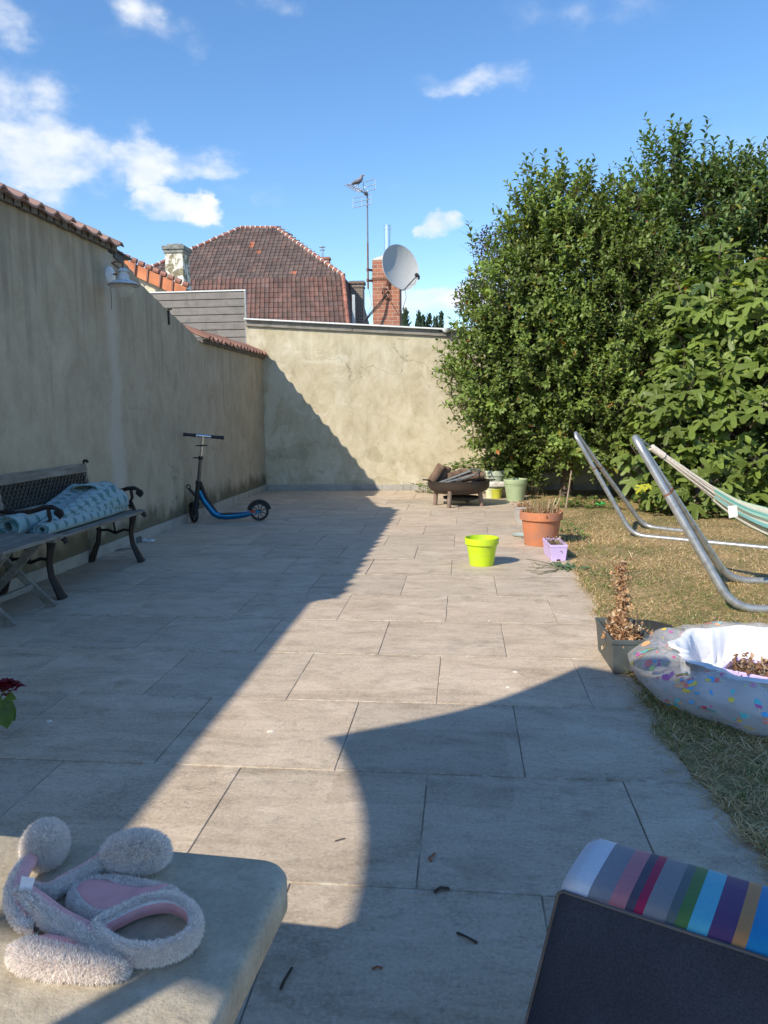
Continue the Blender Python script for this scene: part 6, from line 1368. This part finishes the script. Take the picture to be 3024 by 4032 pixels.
    band([(560, 790), (490, 712), (600, 640), (720, 585), (850, 565), (940, 600), (985, 665), (962, 745), (885, 800), (760, 830), (640, 822)], .026, 9, True, .0055, 15000, 'band')
    # flat plush shapes: ears and straps
    def plush(outline, hh, name, flen, nf, inner=None, lift=0.0):
        path = smoothpath([z(x, y, .002+lift) for x, y in outline], 6, True); N = len(path); c = sum((Vector(p) for p in path), Vector())/N; mb = MB(); vs = []
        prof = [(1.0, .12), (1.03, .45), (.96, .85), (.80, 1.0), (.55, 1.0), (.25, .97), (.02, .95)]
        for k, (s, q) in enumerate(prof):
            for p in path: vs.append(Vector((c.x+(p.x-c.x)*s, c.y+(p.y-c.y)*s, c.z+hh*q*(1+.12*noise.noise((p.x*40, p.y*40, k))))))
        mb.add(vs, [(i*N+j, i*N+(j+1) % N, (i+1)*N+(j+1) % N, (i+1)*N+j) for i in range(len(prof)-1) for j in range(N)]); o = mb.build(name, WB, t, smooth=80)
        core = lambda P: np.stack([c.x+(P[:, 0]-c.x)*.6, c.y+(P[:, 1]-c.y)*.6, np.full(len(P), c.z+hh*.3)], 1)
        ip = np.array([tuple(p)[:2] for p in smoothpath([z(x, y) for x, y in inner], 5, True)]) if inner else None
        def inside(P):
            if ip is None: return np.zeros(len(P), bool)
            r = np.zeros(len(P), bool); j = len(ip)-1
            for i in range(len(ip)):
                xi, yi = ip[i]; xj, yj = ip[j]; cnd = ((yi > P[:, 1]) != (yj > P[:, 1])) & (P[:, 0] < (xj-xi)*(P[:, 1]-yi)/(yj-yi+1e-12)+xi); r ^= cnd; j = i
            return r
        P, Nn = sample(mb, nf, core, lambda P, N_: ~inside(P)); fur('fur', o, P, Nn, np.full(len(P), flen), wc(len(P)), (0, 0, .0), mat=FW)
        if inner:
            pm = MB(); pp = smoothpath([z(x, y, lift) for x, y in inner], 5, True); M_ = len(pp); ci = sum((Vector(p) for p in pp), Vector())/M_; vs = []
            for s, h2 in ((1.0, hh*.86), (.9, hh*1.06+.001), (.6, hh*1.02+.0012), (.3, hh*.98+.001), (.01, hh*.97+.001)):
                for p in pp: vs.append(Vector((ci.x+(p.x-ci.x)*s, ci.y+(p.y-ci.y)*s, c.z+h2+.0012*noise.noise((p.x*60*s, p.y*60*s, 3)))))
            pm.add(vs, [(i*M_+j, i*M_+(j+1) % M_, (i+1)*M_+(j+1) % M_, (i+1)*M_+j) for i in range(4) for j in range(M_)]); pm.build('lining', PK, o, smooth=80)
        return o
    plush([(352, 520), (395, 440), (500, 418), (620, 420), (760, 450), (880, 480), (895, 530), (800, 545), (690, 580), (560, 640), (470, 640), (385, 590)], .013, 'ear', .006, 8000, [(385, 500), (420, 452), (520, 450), (640, 480), (760, 490), (858, 468), (790, 520), (690, 555), (600, 590), (500, 610), (430, 570)])
    plush([(60, 810), (110, 762), (200, 752), (330, 760), (470, 778), (585, 800), (640, 850), (600, 905), (480, 915), (330, 908), (180, 890), (90, 860)], .019, 'ear', .0075, 11000, [(175, 762), (240, 755), (340, 768), (460, 790), (582, 800), (560, 822), (440, 826), (330, 812), (240, 790)])
    # straps
    def strap(pts, w, h, name, pinkside, lift, nf, flen=.0048):
        path = smoothpath([z(x, y, lift+dz) for x, y, dz in pts], 7); N = len(path); mb = MB(); pk = MB(); vs, vp = [], []
        for i, p in enumerate(path):
            a = path[max(i-1, 0)]; b = path[min(i+1, N-1)]; d = (b-a).normalized(); o = d.cross(Vector((0, 0, 1))).normalized(); ww = w[0]+(w[1]-w[0])*i/(N-1)
            for k in range(12): q = 2*math.pi*k/12; vs.append(p+o*(ww*math.cos(q))+Vector((0, 0, h+h*math.sin(q))))
            for k in range(7): q = math.radians(62-22*k) if pinkside > 0 else math.radians(118+22*k); q = math.radians(90)-pinkside*math.radians(-8+17*k); vp.append(p+o*((ww+.0014)*math.cos(q))+Vector((0, 0, h+(h+.0014)*math.sin(q))))
        mb.add(vs, [(i*12+k, i*12+(k+1) % 12, (i+1)*12+(k+1) % 12, (i+1)*12+k) for i in range(N-1) for k in range(12)]); o = mb.build(name, WB, t, smooth=80)
        pk.add(vp, [(i*7+k, i*7+k+1, (i+1)*7+k+1, (i+1)*7+k) for i in range(N-1) for k in range(6)]); pk.build('lining', PK, o, smooth=80)
        f = near_path([p+Vector((0, 0, h)) for p in path]); P, Nn = sample(mb, nf, f); A = np.array([tuple(p) for p in path]); i = ((P[:, None, :]-A[None])**2).sum(2).argmin(1); i2 = np.minimum(i+1, N-1); i0 = np.maximum(i-1, 0); d = A[i2]-A[i0]; o_ = np.cross(d, [0, 0, 1]); o_ /= np.linalg.norm(o_, axis=1, keepdims=True); q = ((P-A[i])*o_).sum(1)*pinkside
        m = q < .001; P, Nn = P[m], Nn[m]; fur('fur', o, P, Nn, np.full(len(P), flen), wc(len(P)), mat=FW); return o
    strap([(540, 318, .012), (440, 385, .006), (340, 440, .004), (250, 490, .004), (165, 485, .010)], (.013, .011), .010, 'strap', 1, .0, 5000)
    s1 = strap([(150, 330, .020), (105, 400, .018), (80, 480, .014), (85, 560, .010), (130, 640, .004), (190, 650, .002)], (.012, .014), .009, 'strap', -1, .0, 3500)
    strap([(110, 500, .014), (190, 560, .012), (290, 640, .010), (400, 700, .008), (500, 760, .006), (570, 800, .004)], (.014, .019), .011, 'strap', -1, .0, 9000, .006)
    tg = MB(); P4 = [z(95, 452, .036), z(108, 382, .050), z(178, 392, .050), z(158, 455, .036)]; tg.add(P4, [(0, 1, 2, 3)]); tg.build('care_tag', plain('satin_tag', (.74, .76, .82), .5, var=.02), t, smooth=0)
headband()

# ------------------------------------------------------------------ padded garden chair in the right foreground
def chair():
    NL = G(2205, 3490, .60); FL0 = G(2248, 3280, .60); NR = G(3024, 3760, .60)
    wd = (NR-NL).normalized(); dp = Vector((-wd.y, wd.x, 0)); ang = math.atan2(wd.y, wd.x)
    T = .105; Wd = .50; H = .50
    # recline so that the left edge runs as in the picture
    k = .16; dn = (Vector((0, 0, -1))+dp*k - wd*.24).normalized()
    t = thing('garden_chair', 'padded garden chair seen from behind, navy back and multicoloured striped front', 'chair', (NL.x+.25, NL.y+.3, 0))
    cream = (.62, .65, .72); st = [(cream, 0, .072), ((.235, .235, .27), .072, .145), ((.50, .20, .235), .145, .192), ((.085, .075, .115), .192, .220), ((.36, .022, .085), .220, .250), ((.235, .235, .255), .250, .318), ((.11, .14, .15), .318, .348), ((.085, .19, .065), .348, .384), ((.10, .42, .56), .384, .438), ((.105, .055, .15), .438, .495), ((.48, .235, .10), .495, .528), ((.015, .22, .46), .528, .60), ((.5, .2, .3), .60, .68)]
    Wc = .66
    # stripe positions were read off in picture order; place them where they cross the top edge
    def tpos(px): q = NL+wd*0; a = G(px, 3490+(px-2205)*(3760-3490)/(3024-2205), .60); return (a-NL).dot(wd)
    xs = [2205, 2312, 2395, 2460, 2495, 2530, 2618, 2655, 2705, 2785, 2880, 2935, 3040, 3140, 3260, 3400]; cs = [s[0] for s in st]+[(.62, .65, .72), (.10, .42, .56)]
    u = [max(0, tpos(x)) for x in xs]; Wc = u[-1]
    N2, M2 = 10, 8; cs_ = MB(); back = MB(); 
    def P(a, b, c): # a along width, b depth from the back 0..T, c downwards from the top
        w = .0035*noise.noise((a*9, c*9, b*6)) + .002*noise.noise((a*28, c*22, 4))
        return NL + wd*a + dp*(b+w) + dn*(c+w)
    # front + top fabric: profile goes from back top edge over the top and down the front
    prof = [(0.0, .004), (.004, -.004), (.015, -.010), (.04, -.013), (.075, -.014), (.100, -.012), (.114, -.005), (.120, .010), (.121, .12), (.119, .25), (.116, .40), (.110, .50)]
    for i in range(len(u)-1):
        n = 6; vs = []
        for j in range(n+1):
            a = u[i]+(u[i+1]-u[i])*j/n
            for b, c in prof:
                e = 0
                if a < .014: e = (.014-a)/.014
                vs.append(P(a+ (0), b + e*e*(.007 if b < .05 else -.007), c+e*e*.006*(1 if c < .1 else 0)))
        cs_.add(vs, [(j*len(prof)+q, j*len(prof)+q+1, (j+1)*len(prof)+q+1, (j+1)*len(prof)+q) for j in range(n) for q in range(len(prof)-1)], 0, cs[i])
    # left side panel
    vs = [P(0, b+(.007 if b < .05 else -.007), c+.006*(1 if c < .1 else 0)) for b, c in prof]+[P(.0, .0, .50)]
    cs_.add(vs, [tuple(range(len(vs)))], 0, cs[0])
    cush = cs_.build('striped_cushion', attrmat('striped_canvas', .85, 0, .2, .07, 200, .15), t, smooth=50, fix=False)
    vs = []; nx, nz = 24, 16
    for j in range(nz+1):
        for i in range(nx+1):
            a = Wc*i/nx; c = .005+.50*j/nz; e = min(1, a/.014); bul = .010*math.sin(math.pi*min(1, c/.5))*min(1, a/.06)
            vs.append(P(a, -.002-bul+.007*(1-e)**2, c+.006*(1-e)**2*(1 if j == 0 else 0)))
    back.add(vs, [(j*(nx+1)+i, j*(nx+1)+i+1, (j+1)*(nx+1)+i+1, (j+1)*(nx+1)+i) for j in range(nz) for i in range(nx)])
    m = MT('navy_canvas', .85, 0, .2); wv = m.noise(420, 2, .5); n1 = m.noise(6, 4); m.color(m.mix(m.ramp(n1, [(.3, (.7,)*3), (.7, (1.15,)*3)]), (0, 0, 0), (1, 1, 1))); c = m.mix(1.0, m.ramp(wv, [(.3, (.017, .027, .048)), (.7, (.032, .045, .076))]), m.ramp(n1, [(.3, (.85,)*3), (.7, (1.15,)*3)]), 'MULTIPLY'); m.color(c); m.bump(wv, .3, .0008)
    back.build('back_panel', m.m, t, smooth=60, fix=False)
    pp = MB(); pp.tube([P(-.001, .004, .50), P(-.001, .004, .2), P(-.001, .004, .014), P(.004, .001, .006), P(.016, -.003, .003), P(.2, -.003, .003), P(Wc, -.003, .003)], .0018, 8); pp.build('piping', plain('grey_piping', (.10, .10, .11), .7), cush)
    # frame, seat and legs hidden below the picture
    tb = lambda pts, nm, r=.012: (lambda q: q.build(nm, plain('frame_grey', (.25, .26, .27), .4, .6), t))((lambda q: q.tube(pts, r, 10) or q)(MB()))
    s = MB(); sc = P(Wc/2, .05, .42)+dp*.24; s.box((sc.x, sc.y, .24), (Wc*.96, .48, .07), rz=ang); s.build('seat_cushion', m.m, t, bevel=.02)
    for a in (.03, Wc-.03):
        q0 = P(a, .05, .05); q1 = P(a, .05, .42); f0 = Vector((q1.x, q1.y, 0))+dp*-.02; f1 = f0+dp*.46
        tb([q0, q1, f0+Vector((0, 0, .012))], 'leg'); tb([q1, Vector((f1.x, f1.y, .22)), f1+Vector((0, 0, .012))], 'leg')
chair()

# ------------------------------------------------------------------ things standing beside and behind the camera that throw shade here
def parasol():
    zr = 2.25; off = Vector((SX*zr, SY*zr, 0)); vsh = [(.53, 3.43), (-.47, 2.58), (-.28, 1.36), (.77, .80), (1.86, 1.62), (1.74, 2.98)]; rim = [Vector((x, y, 0))-off+Vector((0, 0, zr)) for x, y in vsh]
    c = sum(rim, Vector())/6; apex = c+Vector((0, 0, .50)); t = thing('parasol', 'large garden parasol beside the seats that shades the near patio', 'parasol', (c.x, c.y, 0))
    sag = [.085, .105, .10, .1, .1, .07]; vs = []; n = 12; M_ = 6*n; rows = 8; edge = []
    for i in range(6):
        a, b = rim[i], rim[(i+1) % 6]
        for k in range(n):
            u = k/n; p = a.lerp(b, u); inn = (c-p); inn.z = 0; edge.append(p+inn.normalized()*sag[i]*math.sin(math.pi*u)**(.6 if i == 1 else 1))
    for r in range(rows+1):
        v = r/rows
        for p in edge: q = apex.lerp(p, v); vs.append(q-Vector((0, 0, .05*math.sin(math.pi*v))))
    mb = MB(); mb.add(vs, [(r*M_+k, r*M_+(k+1) % M_, (r+1)*M_+(k+1) % M_, (r+1)*M_+k) for r in range(rows) for k in range(M_)]); mb.build('canopy', plain('taupe_canopy', (.20, .18, .16), .9), t, smooth=60)
    p = MB(); p.tube([(c.x, c.y, 0), apex], .024, 12); p.build('pole', GREYBOX, t); b = MB(); b.lathe([(.25, 0), (.25, .05), (.06, .07), (.03, .3)], (c.x, c.y, 0), 28); b.build('base', GREYBOX, t)
    for i in range(6): r = MB(); r.tube([apex-Vector((0, 0, .05)), rim[i]-Vector((0, 0, .01))], .008, 6); r.build('rib', GREYBOX, t)
parasol()
def rose():
    q = PY(20, 2712, 2.5); base = Vector((q.x-.22, 2.46, 0)); t = thing('potted_rose', 'dark red rose on a leafy stem leaning in at the left edge', 'plant', base)
    p = MB(); p.lathe([(.08, 0), (.11, .2), (.115, .22), (.10, .22), (.09, .19), (.001, .19)], base, 28, caps=False); p.build('pot', TERRA, t)
    s = MB(); s.tube([base+Vector((0, 0, .15)), base+Vector((.01, .01, .30)), q+Vector((-.08, 0, -.06)), q+Vector((-.02, 0, -.03)), q+Vector((0, 0, -.012))], .003, 6); s.build('stem', plain('green_stem', (.10, .16, .05), .6), t)
    P, D, NN, LS, C = [], [], [], [], []
    for k in range(34):
        a = k*2.4; r = .006+.026*(k/34); P.append(q+Vector((math.cos(a)*r, math.sin(a)*r, -.010+.018*(1-k/34)))); D.append(unit(np.array([math.cos(a)*(.3+k/34*1.0), math.sin(a)*(.3+k/34*1.0), 1.1-k/40]))); NN.append((-math.cos(a), -math.sin(a), .5)); LS.append(.030+.014*k/34); C.append(np.array([.17, .008, .025])*rng.uniform(.7, 1.3))
    leafmesh('bloom', t, P, D, NN, LS, C, wide=2.0, curl=1.5)
    P, D, NN, LS, C = [], [], [], [], []
    for dx, dz, ax, ln in ((-.004, -.02, (.5, -.2, -.9), .052), (.004, -.022, (.05, -.3, -1), .06), (-.01, -.015, (-.3, -.3, -.9), .055), (.0, -.012, (.9, -.3, -.2), .03), (-.01, -.03, (.25, -.2, -1), .055), (-.04, -.03, (.1, -.3, -1), .05)):
        P.append(q+Vector((dx*1.7, 0, dz*1.7))); D.append(ax); NN.append((.2, -1, .4)); LS.append(ln*1.75); C.append(np.array([.13, .22, .05])*rng.uniform(.8, 1.2))
    leafmesh('leaves', t, P, D, NN, LS, C, wide=1.2)
rose()

# ------------------------------------------------------------------ small things on the ground
def bowl():
    c = G(530, 2138); c = Vector((c.x-.02, c.y+.05, 0)); mb = MB(); mb.lathe([(.062, 0), (.066, .004), (.060, .046), (.056, .048), (.053, .044), (.056, .010), (.001, .008)], c, 36, caps=False); setp(mb.build('pet_bowl', plain('slate_plastic', (.07, .085, .095), .5), loc=tuple(c)), 'dark blue grey pet bowl on the slabs behind the bench legs', 'bowl')
    q = G(585, 2132); m = MB(); nx, ny = 10, 8; vs = [(q.x-.055+.11*i/nx, q.y-.03+.07*j/ny, .004+max(0, .022*noise.noise((i*.6, j*.7, 4))+.010)*(1 if 0 < i < nx and 0 < j < ny else 0)) for j in range(ny+1) for i in range(nx+1)]
    m.add(vs, [(j*(nx+1)+i, j*(nx+1)+i+1, (j+1)*(nx+1)+i+1, (j+1)*(nx+1)+i) for j in range(ny) for i in range(nx)]); setp(m.build('plastic_wrapper', plain('white_wrapper', (.6, .62, .65), .4), loc=tuple(q)), 'crumpled white wrapper on the slabs beside the pet bowl', 'wrapper')
    k = MB(); k.tube([G(450, 2168, .008), G(480, 2162, .01), G(530, 2158, .008)], [.006, .008, .005], 6, flat=(1, .6)); setp(k.build('bark_strip', STALK, loc=tuple(G(450, 2168))), 'dark strip of bark on the slabs under the bench', 'bark')
    d = thing('withered_weed', 'black withered weed at the wall foot under the bench', 'weed', G(225, 2245)); s = MB()
    for _ in range(26): a = G(225, 2245)+Vector((random.gauss(0, .035), random.gauss(0, .03), .002)); s.tube([a, a+Vector((random.gauss(0, .02), random.gauss(0, .02), .02)), a+Vector((random.gauss(0, .04), random.gauss(0, .04), random.uniform(.005, .09)*random.random()))], .002, 4)
    s.build('stems', plain('black_stem', (.03, .026, .02), .9), d, smooth=0)
    g2 = G(2365, 1990); m = MB(); m.lathe([(.02, 0), (.05, .004), (.058, .02), (.045, .035), (.012, .04), (.001, .04)], g2+Vector((0, 0, .0)), 24, sc=(1.1, .8)); setp(m.build('toy', plain('green_toy', (.03, .42, .10), .45), loc=tuple(g2)), 'small bright green plastic toy on the dry lawn', 'toy')
bowl()
def litter():
    i = 0
    for x, y, s, lab in ((1065, 2882, .011, 'cream stone chip on the sunlit slabs in the middle foreground'), (2030, 2647, .010, 'flat white chip on the slabs left of the grey planter'), (2000, 2707, .007, 'small white chip nearest the parasol shadow edge'), (192, 2842, .010, 'pale chip on the shaded slabs at lower left'), (1932, 2117, .012, 'white chip on the slabs between the fire bowl and saucer'), (1928, 2446, .006, 'tiny chip lying on the joint in front of the lime pot')):
        c = G(x, y); m = MB(); n = 7; P = [(s*random.uniform(.7, 1.2)*math.cos(a)*1.3, s*random.uniform(.7, 1.2)*math.sin(a)) for a in np.linspace(0, 6.28, n, endpoint=False)]
        vs = [(c.x+a, c.y+b, .001) for a, b in P]+[(c.x+a*.75, c.y+b*.75, .001+s*.45) for a, b in P]; m.add(vs, [tuple(range(n, 2*n))]+[(k, (k+1) % n, n+(k+1) % n, n+k) for k in range(n)]); setp(m.build('stone_chip', plain('cream_chip', (.66, .62, .54), .8), loc=tuple(c), smooth=0), lab, 'stone chip', 'pale chips on the slabs')
    def curl(name, lab, pts, r, col):
        m = MB(); m.tube([G(x, y, z) for x, y, z in pts], r, 6, flat=(1, .6)); setp(m.build(name, plain('litter_'+name, col, .9), loc=tuple(G(*pts[0][:2]))), lab, 'twig' if name == 'twig' else 'leaf')
    curl('dry_leaf', 'curled rust coloured leaf scrap on the shaded slabs', [(1712, 3360, .003), (1690, 3378, .009), (1700, 3392, .004)], .0035, (.26, .10, .05))
    curl('twig', 'short dark twig lying on the slab joint in the parasol shade', [(1710, 3512, .003), (1735, 3495, .010), (1768, 3498, .005)], .005, (.05, .04, .03))
    curl('twig', 'brown twig right of the stone table', [(1105, 3895, .003), (1120, 3860, .012), (1150, 3810, .008)], .0035, (.08, .055, .04))
    curl('twig', 'bent twig near the bottom centre of the shaded slabs', [(1800, 3672, .003), (1840, 3690, .008), (1880, 3712, .003)], .0035, (.07, .06, .045))
    curl('dry_leaf', 'tiny rusty leaf strip at bottom centre', [(1465, 3815, .003), (1485, 3806, .007), (1505, 3810, .003)], .003, (.24, .10, .06))
    curl('twig', 'pale straw lying on the sunlit slabs beside the parasol shadow', [(1318, 3312, .002), (1340, 3304, .004), (1358, 3301, .002)], .0016, (.62, .58, .46))
    curl('dry_leaf', 'small dark red leaf on the slabs beside the shaded grass', [(2572, 2855, .003), (2582, 2860, .012), (2592, 2862, .004)], .007, (.10, .04, .03))
    m = thing('straw_litter', 'loose straws scattered along the edge of the slabs', 'straw', (.72, 4, 0)); pts, ln, inc, cs, wd, hd = [], [], [], [], [], []
    for _ in range(700):
        y = random.uniform(1.8, 7); x = edge_x(y)-abs(random.gauss(0, .05)); pts.append((x, y, .002)); ln.append(random.uniform(.02, .07)); inc.append(.03); cs.append(straw()); wd.append(.0018)
    o = blades('straw', pts, ln, inc, cs, wd, parent=m, curve=.1)
    o['kind'] = 'stuff'
litter()
